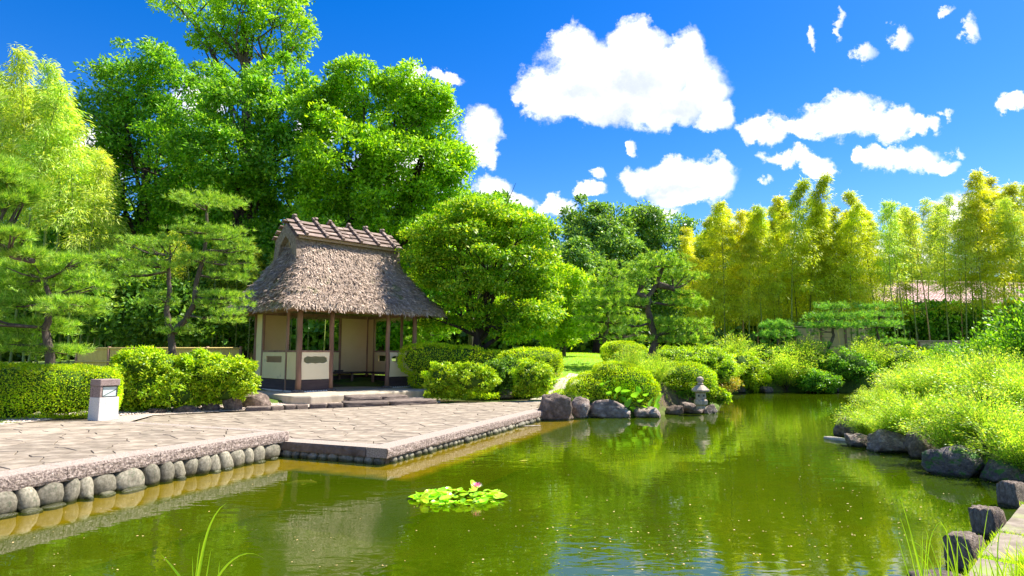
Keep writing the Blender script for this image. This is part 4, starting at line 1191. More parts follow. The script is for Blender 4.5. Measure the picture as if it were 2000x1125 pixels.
def pine(name, label, cat, pads, Y, trunk, r0, ntuft, L=.15, w=.006, nn=16, mat='needle', group=None, seed=1, flat=1.0, depth=.8, forks=None):
    rng = np.random.default_rng(seed); rr = random.Random(seed)
    b0 = at(trunk[0][0], trunk[0][1], Y); b0.z = gz(b0.x, b0.y) - .08
    root = empty(name, b0, label, cat, group)
    lobes = px_lobes([(x, y, rx * .95, ry * .85, rr.uniform(-1, 1) * rx * Y / 1236 * .7) for x, y, rx, ry in pads], Y, depth=depth)
    C = np.array([l[0] for l in lobes]); Rr = np.array([l[1] for l in lobes]); ar = Rr[:, 0] * Rr[:, 1]; prob = ar / ar.sum()
    li = rng.choice(len(lobes), ntuft, p=prob)
    d = unit(rng.normal(0, 1, (ntuft, 3))); d[:, 2] = np.abs(d[:, 2]) * np.where(rng.random(ntuft) < .88, 1, -.4)
    rad = rng.uniform(.3, 1, (ntuft, 1)) ** .45
    lump = 1 + .30 * np.sin(d[:, :1] * 7 + li[:, None]) * np.sin(d[:, 1:2] * 8 + 2 * li[:, None])
    # tufts gather in small sprays
    P = C[li] + d * Rr[li] * rad * lump; g = .09 * Y / 16
    P = P + .85 * (np.round(P / (g * 2.6)) * (g * 2.6) + rng.normal(0, g * .55, P.shape) - P)
    up = unit(d * np.array([.75, .75, .5]) + np.array([0, 0, .75]))
    q = needle_tufts(P, up, nn, L, w, rng) - np.array(b0)
    link('needles', np_mesh('needles', q, 3, M[mat]), root)
    b = MB(); tr = [at(x, y, Y) for x, y in trunk]; tr[0].z = b0.z
    tr = [p - b0 for p in tr]; n = len(tr)
    fine = []; 
    for i in range(n - 1):
        for k in range(4): fine.append(tr[i].lerp(tr[i + 1], k / 4) + Vector((rr.uniform(-1, 1), rr.uniform(-1, 1), 0)) * r0 * .18)
    fine.append(tr[-1]); m = len(fine)
    b.tube(fine, [r0 * (1.25 if i == 0 else 1 - .7 * i / m) for i in range(m)], 9)
    stems = [fine]
    for fk in forks or []:
        f = [at(x, y, Y) - b0 for x, y in fk]; ff = []
        for i in range(len(f) - 1):
            for k in range(4): ff.append(f[i].lerp(f[i + 1], k / 4) + Vector((rr.uniform(-1, 1), rr.uniform(-1, 1), 0)) * r0 * .12)
        ff.append(f[-1]); b.tube(ff, [r0 * .8 * (1 - .6 * i / len(ff)) for i in range(len(ff))], 8); stems.append(ff)
    allp = [p for s in stems for p in s]
    for c, r in lobes:
        c = Vector(c) - b0; s = min(allp, key=lambda p: (p - c).length + (2 if p.z > c.z + .2 else 0))
        for j in range(4):
            e = c + Vector((rr.uniform(-.75, .75) * r[0], rr.uniform(-.75, .75) * r[1], rr.uniform(-.1, .4) * r[2])); rb = r0 * .26
            md = s.lerp(e, .5) + Vector((rr.uniform(-.08, .08), rr.uniform(-.08, .08), -.05)) * (e - s).length
            b.tube([s, md, e], [rb, rb * .6, rb * .25], 5, False)
            for _ in range(3):
                e2 = e + Vector((rr.uniform(-.4, .4) * r[0], rr.uniform(-.4, .4) * r[1], rr.uniform(0, .5) * r[2]))
                b.tube([md.lerp(e, rr.random()), e2], [rb * .3, rb * .12], 4, False)
    b.obj('trunk', M['bark'], root, smooth=True)
    return root


def build_pines():
    pine('pine_tree', 'trained pine with a flat disc top and forked trunk left of the pavilion', 'pine tree',
         [(407, 398, 68, 17), (440, 465, 50, 22), (372, 455, 44, 22), (468, 490, 34, 24), (275, 482, 44, 18), (232, 508, 36, 18), (300, 520, 46, 16), (255, 540, 40, 14), (335, 478, 30, 16), (385, 510, 40, 18),
          (450, 545, 36, 16), (430, 585, 44, 15), (475, 590, 26, 12), (310, 590, 38, 13), (345, 645, 34, 13), (440, 622, 38, 12), (400, 600, 30, 12), (470, 520, 30, 16)], 17.0,
         [(336, 735), (335, 690), (334, 655), (325, 610), (330, 570), (328, 530), (333, 500)], .11, 2500, .15, .006, 17, 'needle', seed=3, forks=[[(338, 650), (362, 625), (380, 590), (384, 550), (398, 500), (403, 455), (404, 412)]])
    pine('pine_tree', 'broad shaggy pine with layered branches above the clipped hedge on the left', 'pine tree',
         [(60, 525, 60, 26), (130, 520, 55, 26), (20, 560, 50, 26), (100, 560, 60, 26), (175, 560, 40, 26), (50, 600, 62, 22), (140, 605, 60, 22), (195, 595, 24, 18), (80, 645, 70, 18), (20, 680, 50, 22), (110, 690, 55, 18), (-40, 620, 50, 40)], 13,
         [(95, 760), (98, 700), (90, 640), (97, 590), (88, 545)], .11, 2500, .16, .0065, 17, 'needle', seed=5)
    pine('pine_tree', 'pine reaching in from beyond the left edge with one bare bough', 'pine tree',
         [(10, 335, 40, 20), (45, 380, 46, 22), (5, 400, 46, 22), (-20, 350, 50, 40), (20, 465, 34, 12), (50, 500, 36, 12), (-30, 460, 50, 30)], 10,
         [(-190, 830), (-180, 650), (-150, 520), (-120, 420)], .13, 2300, .15, .005, 15, 'needle', seed=6, forks=[[(-150, 520), (-60, 480), (-10, 478), (30, 500), (65, 510)]])
    pine('pine_tree', 'leaning pine with a bent grey trunk on the rocky point', 'pine tree',
         [(1290, 520, 60, 20), (1246, 548, 30, 14), (1328, 545, 40, 18), (1235, 595, 30, 12), (1340, 597, 40, 13), (1315, 640, 46, 16), (1355, 665, 42, 16), (1300, 662, 30, 10), (1375, 640, 20, 10), (1335, 575, 26, 10), (1225, 640, 22, 9)], 20,
         [(1262, 712), (1275, 690), (1282, 665), (1272, 630), (1264, 600), (1268, 578), (1284, 552), (1296, 520)], .15, 2100, .15, .009, 16, 'needle', seed=7, forks=[[(1266, 590), (1256, 578), (1245, 572)], [(1284, 556), (1310, 562), (1330, 575)]])
    pine('pine_tree', 'shaggy conical pine with yellowish needles behind the clipped dome', 'pine tree',
         [(1200, 535, 34, 16), (1180, 560, 40, 18), (1215, 570, 34, 16), (1160, 590, 36, 18), (1195, 600, 50, 20), (1150, 620, 30, 16), (1180, 635, 46, 18), (1225, 630, 34, 18), (1165, 655, 36, 12), (1235, 655, 30, 12)], 25,
         [(1185, 700), (1182, 660), (1190, 600), (1198, 540)], .13, 1900, .20, .011, 14, 'needle', seed=8)
    sp = [('small clipped pine with a single rounded pad before the bamboo culms', [(1515, 640, 26, 12), (1530, 655, 26, 12), (1505, 660, 20, 9)], 28.4, [(1522, 705), (1520, 680), (1518, 650)]),
          ('small tiered pine with a propped bare lower branch by the cream fence', [(1625, 606, 34, 10), (1605, 628, 36, 10), (1650, 640, 34, 10), (1590, 645, 26, 8), (1635, 625, 40, 10), (1570, 690, 20, 7), (1610, 680, 16, 6)], 28.2, [(1612, 712), (1618, 680), (1628, 655), (1624, 630), (1626, 610)]),
          ('small dark-stemmed pine with wide flat layers beside the tiered one', [(1712, 605, 36, 12), (1690, 620, 30, 10), (1730, 618, 32, 10), (1715, 640, 50, 11), (1745, 668, 40, 11), (1700, 665, 30, 9), (1690, 645, 30, 9)], 28.6, [(1722, 715), (1722, 680), (1712, 645), (1718, 620)])]
    for i, (lab, pads, Y, tr) in enumerate(sp):
        pine('small_pine', lab, 'pine tree', pads, Y, tr, .09, 800, .17, .010, 13, 'needle_dark', 'small trained pines on the far bank', 40 + i)
    pine('small_pine', 'young pine glimpsed under the maple next to the pavilion corner post', 'pine tree', [(838, 642, 34, 12), (860, 655, 30, 10), (825, 660, 26, 10)], 24.5, [(840, 700), (841, 665), (840, 645)], .06, 500, .17, .010, 13, 'needle', None, 51)


build_pines()


# ------------------------------------------------------------------ bamboo
def bamboo_proto(seed, leafmat_, H=11.0, fol=.32, n_br=46, per=150, name='bamboo'):
    rng = np.random.default_rng(seed); rr = random.Random(seed)
    lean = Vector((rr.uniform(-.05, .05), rr.uniform(-.04, .04), 0)); curl = Vector((rr.uniform(-1, 1), rr.uniform(-.6, .6), 0)).normalized() * rr.uniform(.5, 1.1)
    def axis(t):
        return Vector((0, 0, 1)) * (H * t) + lean * H * t + curl * (t ** 3.2) - Vector((0, 0, .25)) * t ** 4
    b = MB(); pts = []; rad = []; nseg = 26
    for i in range(nseg):
        t = i / (nseg - 1); p = axis(t); r = .048 * (1 - .86 * t)
        pts += [p, p + Vector((0, 0, .03))]; rad += [r * 1.22, r]
    b.tube(pts, rad, 6)
    LP = []; LA = []
    for i in range(n_br):
        t = fol + (1 - fol) * (i / n_br) ** .9; s = axis(t); a = rr.uniform(0, 6.283); bl = (2.7 * (1 - t) ** .8 + .14) * rr.uniform(.7, 1.15)
        d = Vector((math.cos(a), math.sin(a), rr.uniform(.35, .9))).normalized(); q = []
        for k in range(6):
            u = k / 5; q.append(s + d * (bl * u) - Vector((0, 0, .55)) * (bl * u * u))
        b.tube(q, [.010 * (1 - .8 * k / 5) for k in range(6)], 3, False)
        for j in range(per):
            u = rr.uniform(.15, 1.05); k = min(4, int(u * 5)); p = q[k].lerp(q[k + 1], min(1, u * 5 - k)); dd = (q[k + 1] - q[k]).normalized()
            off = Vector((rr.gauss(0, .16), rr.gauss(0, .16), rr.gauss(-.04, .10))) * (.6 + bl * .35)
            LP.append(p + off); LA.append(dd * .6 + off.normalized() * .8 + Vector((0, 0, -.45)))
    LP = np.array(LP); LA = np.array(LA); n = len(LP)
    Nn = unit(rng.normal(0, .55, (n, 3)) + np.array([0, 0, 1.0]))
    q = leaf_quads(LP, LA + rng.normal(0, .3, (n, 3)), Nn, .21 * rng.uniform(.6, 1.3, n), .036 * rng.uniform(.8, 1.3, n), .05)
    return b.mesh('culm', M['culm'], True), np_mesh('bamboo_foliage', q, 4, M[leafmat_])


def plant_bamboo(name, proto, loc, rz, sc, label, group, dry=False):
    r = empty(name, loc, label, 'bamboo', group, rz); r.scale = (sc, sc, sc)
    c = link('culm', proto[0], r)
    if dry:
        c.material_slots[0].link = 'OBJECT'; c.material_slots[0].material = M['culm_dry']
    link('foliage', proto[1], r)
    return r


def build_bamboo():
    protos = [bamboo_proto(100 + i, 'bamboo_leaf', fol=.25 + .06 * (i % 3), n_br=54, per=170) for i in range(5)]
    thin = [bamboo_proto(200 + i, 'bamboo_pale', fol=.50, n_br=40, per=85) for i in range(3)]
    rr = random.Random(5)
    sil_x = [1300, 1350, 1400, 1470, 1500, 1560, 1620, 1660, 1700, 1750, 1800, 1840, 1880, 1930, 1980, 2050, 2150]
    sil_y = [470, 430, 375, 365, 395, 330, 360, 400, 360, 380, 365, 345, 395, 300, 350, 340, 350]
    rows = [(31, 28, 0), (32.8, 28, 1), (34.8, 28, 2)]
    for Y, n, row in rows:
        for i in range(n):
            px = 1350 + (2110 - 1350) * (i + rr.uniform(.1, .9)) / n
            right = px > 1720
            if right and row == 2 and rr.random() < .5: continue
            if right and row == 1 and rr.random() < .3: continue
            y = Y + rr.uniform(-.8, .8); b = at(px, 690, y); b.z = gz(b.x, b.y) - .05
            topy = float(np.interp(px, sil_x, sil_y)) + rr.uniform(-6, 55) + (20 if row else 0); top = at(px, topy, y).z
            sc = (top - b.z) / 10.9
            pr = rr.choice(thin if right and rr.random() < .75 else protos)
            dry = rr.random() < .22
            side = 'over the tiled roof' if right else 'in the thick of the grove'
            rn = ['front', 'middle', 'back'][row]
            o_ = ['1st', '2nd', '3rd'] + [f'{k}th' for k in range(4, 40)]
            lab = f'{"reddish-brown" if dry else "green"} bamboo {side}, {rn} row'
            if row == 0: lab = f'{"reddish-brown" if dry else "green"} front-row bamboo {side}, {o_[i]} of the row from the left'
            plant_bamboo('bamboo', pr, b, rr.uniform(0, 6.28), sc, lab, f'bamboos {side} beyond the far bank', dry)
    # bamboo at the left edge and slim culms behind the fence
    for i in range(15):
        px = -70 + 262 * (i + rr.uniform(0, 1)) / 15; y = 25 + rr.uniform(-1, 2); b = at(px, 690, y); b.z = gz(b.x, b.y)
        topy = np.interp(px, [-70, 0, 75, 110, 150, 180], [120, 130, 75, 120, 210, 230]) + rr.uniform(0, 80)
        sc = (at(px, float(topy), y).z - b.z) / 10.9
        plant_bamboo('bamboo', rr.choice(thin), b, rr.uniform(0, 6.28), sc, 'feathery yellow-green bamboo in the clump at the left edge', 'bamboos at the left edge')
    slim = [bamboo_proto(300 + i, 'bamboo_leaf', fol=.62, n_br=16, per=40) for i in range(2)]
    for i in range(26):
        px = 180 + 470 * (i + rr.uniform(0, 1)) / 26; y = 25.2 + rr.uniform(-.8, .8); b = at(px, 690, y); b.z = gz(b.x, b.y)
        plant_bamboo('bamboo', rr.choice(slim), b, rr.uniform(0, 6.28), rr.uniform(.42, .52), 'slim low bamboo behind the cane fence' if px < 480 else 'slim bamboo seen through the pavilion', 'slim bamboos behind the fence')


build_bamboo()


# ------------------------------------------------------------------ shrubs and hedges
def shrub(name, label, cat, spec, Y, leaf, n_leaf, L, Wd, seed=1, clump=.09, core=.84, clipped=True, depth=1.0, group=None, ymin=None):
    rng = np.random.default_rng(seed); lobes = px_lobes(spec, Y, depth=depth)
    c0 = Vector(lobes[0][0]); base = Vector((c0.x, c0.y, gz(c0.x, c0.y)))
    root = empty(name, base, label, cat, group)
    C = np.array([l[0] for l in lobes]); Rr = np.array([l[1] for l in lobes])
    if clipped:
        ar = Rr[:, 0] * Rr[:, 2] + Rr[:, 0] * Rr[:, 1]; li = rng.choice(len(lobes), n_leaf, p=ar / ar.sum())
        d = unit(rng.normal(0, 1, (n_leaf, 3))); k = 3.2
        sq = (np.abs(d) ** k).sum(1) ** (-1 / k); ds = d * sq[:, None]
        P = C[li] + ds * Rr[li] * (1 - np.abs(rng.normal(0, .035, (n_leaf, 1)))) * (1 + .03 * np.sin(ds[:, :1] * 9) * np.sin(ds[:, 1:2] * 8))
        keep = np.ones(n_leaf, bool)
        for j in range(len(lobes)):
            q = np.abs((P - C[j]) / Rr[j]); keep &= ~(((q ** k).sum(1) < .82) & (li != j))
        P = P[keep]; d = d[keep]; n = len(P)
        # small tufts
        P = P + rng.normal(0, 1, P.shape) * L * .35
        Nn = unit(d * .7 + np.array([0, 0, .6]) + rng.normal(0, .5, (n, 3))); A = unit(d * .9 + rng.normal(0, .6, (n, 3)) + np.array([0, 0, .35]))
        q = leaf_quads(P, A, Nn, L * rng.uniform(.7, 1.3, n), Wd * rng.uniform(.7, 1.2, n))
    else:
        q, _ = clump_leaves(lobes, n_leaf, clump, L, Wd, rng, shell=.72, edge=1.2)
    link('foliage', np_mesh('foliage', q - np.array(base), 4, M[leaf]), root)
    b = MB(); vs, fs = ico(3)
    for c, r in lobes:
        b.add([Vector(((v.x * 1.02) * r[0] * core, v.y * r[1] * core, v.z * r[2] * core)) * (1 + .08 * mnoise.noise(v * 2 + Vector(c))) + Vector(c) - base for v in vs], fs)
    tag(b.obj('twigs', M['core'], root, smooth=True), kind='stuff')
    return root


def build_shrubs():
    S = shrub
    S('clipped_hedge', 'long clipped bright green hedge behind the stone bollard light', 'hedge', [(20, 770, 90, 58), (120, 765, 95, 50), (190, 765, 42, 46), (-80, 780, 90, 60)], 12.9, 'azalea', 52000, .042, .022, 1, depth=.5)
    S('leafy_bush', 'tall glossy-leaved bush at the foot of the trained pine', 'bush', [(290, 715, 60, 30), (300, 755, 68, 40), (245, 750, 40, 40), (250, 780, 36, 22), (345, 765, 40, 34)], 15.7, 'shrub', 24000, .085, .036, 2, clump=.12, clipped=False, depth=.7)
    S('leafy_bush', 'glossy-leaved bush leaning against the corner of the pavilion', 'bush', [(420, 730, 60, 36), (460, 740, 38, 34), (385, 755, 50, 38), (440, 762, 44, 24), (380, 710, 40, 20)], 16.1, 'shrub', 24000, .085, .036, 3, clump=.12, clipped=False, depth=.7)
    S('clipped_hedge', 'shaded clipped hedge running behind the maple trunk', 'hedge', [(840, 702, 60, 30), (900, 705, 50, 28), (960, 712, 60, 26), (860, 735, 60, 26)], 21.5, 'azalea', 22000, .06, .032, 4, depth=.5)
    S('clipped_hedge', 'sunlit rounded end of the hedge by the lawn', 'hedge', [(1040, 703, 55, 22), (1070, 712, 28, 24), (1010, 712, 40, 26), (1060, 700, 36, 16)], 21.0, 'azalea', 20000, .055, .03, 5, depth=.9)
    S('leafy_bush', 'loosely clipped oblong bush right of the pavilion platform', 'bush', [(870, 740, 34, 28), (915, 738, 44, 26), (945, 742, 24, 22), (850, 752, 18, 20)], 18.9, 'shrub', 16000, .075, .04, 6, clump=.1, clipped=False, depth=.7)
    S('leafy_bush', 'ball-shaped bush beside the pale footpath', 'bush', [(1040, 738, 34, 32), (1052, 742, 28, 28), (1025, 748, 20, 22)], 19.2, 'shrub', 12000, .07, .036, 7, clump=.09, clipped=False, depth=.9)
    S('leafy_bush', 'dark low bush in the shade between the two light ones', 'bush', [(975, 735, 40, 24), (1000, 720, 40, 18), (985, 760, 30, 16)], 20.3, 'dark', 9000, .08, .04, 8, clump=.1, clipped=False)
    S('clipped_azalea', 'broad smooth azalea mound sloping down behind the largest waterside rock', 'azalea', [(1170, 762, 62, 26), (1125, 778, 46, 16), (1215, 745, 56, 28), (1200, 728, 40, 20), (1240, 765, 45, 28), (1092, 781, 22, 10), (1165, 745, 36, 18)], 17.4, 'azalea', 46000, .045, .024, 9, depth=.8)
    S('clipped_azalea', 'low dome azalea beside the foot of the leaning pine', 'azalea', [(1212, 688, 36, 20), (1240, 690, 22, 16)], 22.3, 'azalea', 12000, .05, .026, 10)
    S('clipped_azalea', 'dark rounded azalea above the stone lantern', 'azalea', [(1330, 735, 50, 26), (1360, 745, 34, 26), (1290, 735, 40, 22), (1375, 760, 18, 18)], 18.7, 'shrub', 22000, .05, .026, 11)
    S('leafy_bush', 'bright leafy mass below the pine on the rocky point', 'bush', [(1310, 700, 60, 22), (1370, 700, 50, 22), (1400, 720, 40, 26)], 21.5, 'fresh', 20000, .07, .03, 12, clump=.12, clipped=False)
    S('leafy_bush', 'pale mixed shrub hanging to the water beside the lantern', 'bush', [(1325, 768, 26, 18), (1350, 764, 28, 20), (1300, 766, 26, 18), (1385, 770, 20, 14)], 18.6, 'camphor', 13000, .06, .03, 13, clump=.08, clipped=False)
    S('leafy_bush', 'small leafy plant drooping over the water right of the lantern', 'bush', [(1398, 770, 18, 10), (1408, 778, 12, 7)], 18.2, 'fresh', 3000, .08, .04, 14, clump=.08, clipped=False)
    S('reddish_bush', 'thin bush with reddish tips where the point meets the far bank', 'bush', [(1415, 745, 26, 18), (1400, 765, 26, 10)], 23.5, 'reddish', 4000, .08, .03, 15, clump=.12, clipped=False, core=.5)
    far = [(1440, 715, 42, 26, 'shrub', 'light green bush, first on the far bank from the point'), (1460, 735, 34, 28, 'azalea', 'yellowish round bush low on the far bank'), 
           (1590, 715, 34, 26, 'fresh', 'mid-green bush right of the pale airy one'), (1600, 745, 32, 18, 'camphor', 'low bush at the waterline under the tiered pine'),
           (1655, 715, 44, 28, 'camphor', 'broad green bush under the tiered pine'), (1700, 735, 50, 30, 'camphor', 'leafy bush where the far bank vanishes behind the near foliage'), (1770, 710, 50, 30, 'fresh', 'bush at the foot of the dark-stemmed pine'),
           (1860, 700, 60, 26, 'camphor', 'wide low bush before the brown board fence'), (1495, 690, 60, 16, 'camphor', 'low bush beneath the bamboo culms'), (1960, 700, 60, 30, 'shrub', 'bush at the far right under the bamboo')]
    for i, (x, y, rx, ry, mt, lab) in enumerate(far):
        S('bank_bush', lab, 'bush', [(x, y, rx, ry), (x + rx * .4, y + ry * .35, rx * .6, ry * .7), (x - rx * .45, y + ry * .3, rx * .55, ry * .7)], 26.5 + (i % 3) * .7 + (1 if y < 712 else 0), mt, 7500, .10, .045, 60 + i, clump=.14, clipped=False, group='bushes along the far bank')
    S('wall_creeper', 'leafy creeper bank below the pink tiled roof', 'bush', [(1800, 625, 90, 30), (1900, 630, 90, 34), (1850, 655, 110, 26), (1750, 640, 60, 26)], 35, 'camphor', 20000, .2, .12, 80, clump=.4, clipped=False, core=.8)


build_shrubs()


def arching_proto(seed, mat, stems=60, H=1.0, spread=.8, leafL=.045, leafW=.016, per=150):
    """feathery bush: stems arch out of one root and carry tiny leaves along most of their length"""
    rng = np.random.default_rng(seed); rr = random.Random(seed); b = MB(); P = []; A = []
    for i in range(stems):
        a = rr.uniform(0, 6.283); s = rr.uniform(.15, 1) * spread; h = H * rr.uniform(.6, 1.1); q = []
        for k in range(7):
            u = k / 6; q.append(Vector((math.cos(a) * s * u ** 1.3, math.sin(a) * s * u ** 1.3, h * (1.15 * u - .35 * u ** 2.6 * (s / spread) * 1.4))))
        b.tube(q, [.005 * (1 - .8 * k / 6) for k in range(7)], 3, False)
        for j in range(per):
            u = rr.uniform(.18, 1.0); k = min(5, int(u * 6)); p = q[k].lerp(q[k + 1], u * 6 - k); d = (q[k + 1] - q[k]).normalized()
            o = Vector((rr.gauss(0, 1), rr.gauss(0, 1), rr.gauss(0, .7))) * (.045 * H); P.append(p + o); A.append(d * 1.0 + o.normalized() * .7)
    P = np.array(P); A = np.array(A); n = len(P)
    q = leaf_quads(P, A, unit(rng.normal(0, .6, (n, 3)) + np.array([0, 0, .8])), leafL * rng.uniform(.6, 1.3, n), leafW * rng.uniform(.7, 1.3, n), .08)
    return b.mesh('stems', M['bark'], True), np_mesh('foliage', q, 4, M[mat])


def build_airy():
    pr = [arching_proto(400 + i, 'clover', 80, 1.0, .85) for i in range(3)]
    grp = 'feathery bushes on the near rocky bank'
    spots = [(1690, 852, .72, 'feathery light green bush over the smooth rounded rock at the tip'), (1740, 866, .80, 'feathery bush above the brown rounded rock'), (1800, 872, .95, 'feathery bush over the tall dark blue rock'), (1860, 895, .95, 'feathery bush right of the tall dark blue rock'),
             (1930, 905, 1.0, 'feathery bush above the lumpy mossy rock'), (1995, 925, .9, 'feathery bush at the right edge above the last mossy rock'), (1730, 820, .8, 'feathery bush behind the tip of the bank'), (1790, 835, 1.05, 'feathery bush in the second rank behind the dark blue rock'),
             (1870, 845, 1.15, 'tallest feathery bush in the middle of the bank'), (1950, 860, 1.2, 'large feathery bush near the right edge'), (2030, 880, 1.1, 'feathery bush half outside the right edge'), (1840, 815, 1.1, 'feathery bush at the back of the near bank'), (1930, 820, 1.2, 'back feathery bush below the mixed shrub'), (2010, 830, 1.2, 'back feathery bush at the right edge'),
             (1780, 790, 1.25, 'upright pale plume bush rising above the bank'), (1700, 800, .7, 'feathery bush leaning over the water at the point of the bank')]
    for i, (px, py, sc, lab) in enumerate(spots):
        p = gnd(px, py, .1); z = gz(p.x, p.y)
        r = empty('feathery_bush', (p.x, p.y, max(z, .05) - .02), lab, 'bush', grp, i * 1.3); r.scale = (sc, sc, sc * .92)
        m = pr[i % 3]; link('stems', m[0], r); link('foliage', m[1], r)
    big = [arching_proto(430 + i, 'camphor', 70, 1.0, .9, .055, .026, 90) for i in range(2)]
    for i, (px, Y, sc, lab) in enumerate([(1985, 15.5, 1.9, 'tall open shrub with arching leafy twigs at the right edge'), (1925, 16.5, 1.5, 'lower open shrub with arching twigs beside the tall one at the right edge'), (2060, 15, 2.4, 'tall open shrub cut by the right edge'), (1855, 17.5, 1.1, 'small open shrub with arching yellow-green twigs before the brown fence')]):
        p = at(px, 700, Y); z = gz(p.x, p.y)
        r = empty('open_shrub', (p.x, p.y, z - .05), lab, 'bush', 'open shrubs behind the near bank', i * 1.7); r.scale = (sc * .8, sc * .8, sc)
        link('stems', big[i % 2][0], r); link('foliage', big[i % 2][1], r)
    for i, (px, Y, sc, lab) in enumerate([(1440, 27.2, 1.7, 'feathery bush with upright tips at the left of the far bank'), (1535, 27.2, 2.0, 'widest feathery bush in the middle of the far bank'), (1570, 28, 1.6, 'feathery bush right of the widest one on the far bank'), (1690, 27.4, 1.5, 'feathery bush on the far bank below the dark-stemmed pine'), (1390, 23.5, 1.3, 'feathery bush behind the lantern end of the point')]):
        p = at(px, 740, Y); z = gz(p.x, p.y)
        r = empty('feathery_bush', (p.x, p.y, max(.1, z) - .05), lab, 'bush', 'feathery bushes on the far bank', i * 1.1); r.scale = (sc, sc, sc * .95)
        link('stems', pr[i % 3][0], r); link('foliage', pr[i % 3][1], r)
    for i, (px, py, Y, sc, lab) in enumerate([(1235, 775, 17.6, .95, 'tall feathery herb in the middle of the rocky point'), (1205, 765, 18.0, .7, 'shorter feathery herb above the smooth azalea mound'), (1280, 770, 17.8, .8, 'feathery herb between the azaleas and the hosta')]):
        p = at(px, 745, Y); z = gz(p.x, p.y) + .1
        r = empty('feathery_bush', (p.x, p.y, z - .1), lab, 'bush', 'feathery herbs on the rocky point', i); r.scale = (sc, sc, sc * 1.25)
        link('stems', pr[i][0], r); link('foliage', pr[i][1], r)


build_airy()


# ------------------------------------------------------------------ rocks along the water
def rock(px, py, w, h, label, mat='rock', seed=1, Yoff=0, name='rock', dfac=.8, tilt=0, group=None, sq=.25, z0=0):
    """px,py: middle of the waterline; w,h: size in photo pixels"""
    p = gnd(px, py, z0); s = p.y / 1236; W2 = w * s / 2; Hh = h * s
    o = link(name, rock_mesh('rock', M[mat], 4, .30, seed, sq), None, (p.x, p.y + W2 * dfac * .8 + Yoff, z0 + Hh * .30))
    o.scale = (W2 * 1.22, W2 * dfac * 1.2, Hh * .86); o.rotation_euler = (tilt, 0, 0)
    return tag(o, label, 'rock', group)


def build_rocks():
    g = 'rocks edging the planted point'
    rock(1087, 821, 62, 46, 'largest squarish dark boulder at the end of the terrace kerb', 'darkrock', 1, group=g, sq=.55)
    rock(1136, 817, 38, 34, 'narrow upright brown rock right of the largest boulder', 'rock', 2, group=g)
    rock(1193, 817, 72, 30, 'long slanting rock, dark on one side and pale on the other', 'rock', 3, group=g)
    rock(1236, 800, 44, 22, 'dark rock set back beneath the hosta leaves', 'darkrock', 4, Yoff=.4, group=g)
    rock(1268, 816, 54, 20, 'low pale rock with a knobbly top under the hosta', 'rock', 5, group=g)
    rock(1290, 800, 30, 24, 'rock tucked behind the low pale one', 'rock', 6, Yoff=.5, group=g)
    rock(1322, 810, 32, 16, 'small pointed dark rock left of the lantern', 'darkrock', 7, group=g)
    rock(1356, 808, 42, 20, 'flat rock carrying the stone lantern', 'rock', 8, dfac=1, group=g)
    rock(1388, 808, 30, 15, 'rounded pale rock at the right foot of the lantern', 'rock', 9, group=g)
    rock(1413, 774, 20, 14, 'rock partly hidden behind the drooping plant past the lantern', 'darkrock', 10, group=g)
    g = 'rocks edging the near planted bank'
    rock(1660, 853, 46, 34, 'knobbly brown rock at the tip of the near bank', 'darkrock', 11, group=g)
    rock(1688, 874, 54, 22, 'low bluish rock with white water stains', 'rock', 12, group=g)
    rock(1750, 884, 78, 34, 'smooth rounded brown rock, third from the tip', 'rock', 13, group=g)
    rock(1822, 897, 62, 50, 'tall dark blue-grey rock with flat face', 'darkrock', 14, group=g)
    rock(1900, 932, 100, 46, 'large lumpy rock patched with moss at its foot', 'mossrock', 15, group=g)
    rock(1858, 906, 30, 26, 'small rock wedged between the tall and the lumpy ones', 'darkrock', 16, group=g)
    rock(1980, 943, 70, 34, 'mossy rock running out of the right edge', 'mossrock', 17, group=g)
    g = 'rocks at the far waterline'
    rock(1500, 767, 24, 12, 'brown rock low at the far waterline, between two bushes', 'darkrock', 18, group=g)
    rock(1600, 766, 36, 13, 'pale grey rock on the far waterline below the tiered pine', 'rock', 19, group=g)
    rock(1632, 766, 22, 16, 'reddish rock on the far waterline, last before the near foliage', 'rock', 20, group=g)
    rock(1440, 767, 30, 14, 'first rock of the far waterline beside the reddish bush', 'rock', 21, group=g)
    g = 'boulders under the glossy bushes'
    rock(493, 797, 44, 34, 'rounded brown boulder at the corner of the pavilion platform', 'darkrock', 22, z0=ZL, group=g, sq=.4)
    rock(447, 802, 36, 30, 'shaded boulder beneath the bush left of the rounded one', 'darkrock', 23, z0=ZL, group=g)
    rock(405, 803, 34, 16, 'low shaded rock under the bush leaning on the pavilion', 'darkrock', 24, z0=ZL, group=g)
    rock(350, 806, 40, 12, 'flat shaded rock under the pine-foot bush', 'darkrock', 25, z0=ZL, group=g)
    rock(300, 808, 34, 10, 'small flat shaded rock nearest the bollard light', 'darkrock', 26, z0=ZL, group=g)
    rock(990, 772, 30, 14, 'grey rock in deep shade between the two trimmed bushes', 'rock', 27, z0=.35)
    rock(1243, 700, 30, 26, 'brown pitted rock between the dome azalea and the pine trunk', 'rock', 28, z0=1.1)
    for i, (x, w, h, lab) in enumerate([(1078, 11, 18, 'left upright palisade stone where hedge meets path'), (1087, 11, 20, 'middle upright palisade stone where hedge meets path'), (1095, 9, 20, 'right upright palisade stone where hedge meets path')]):
        rock(x, 750 - i * 2, w, h, lab, 'rock', 90 + i, name='palisade_stone', sq=.6, z0=.62, group='upright stones beside the path')


build_rocks()


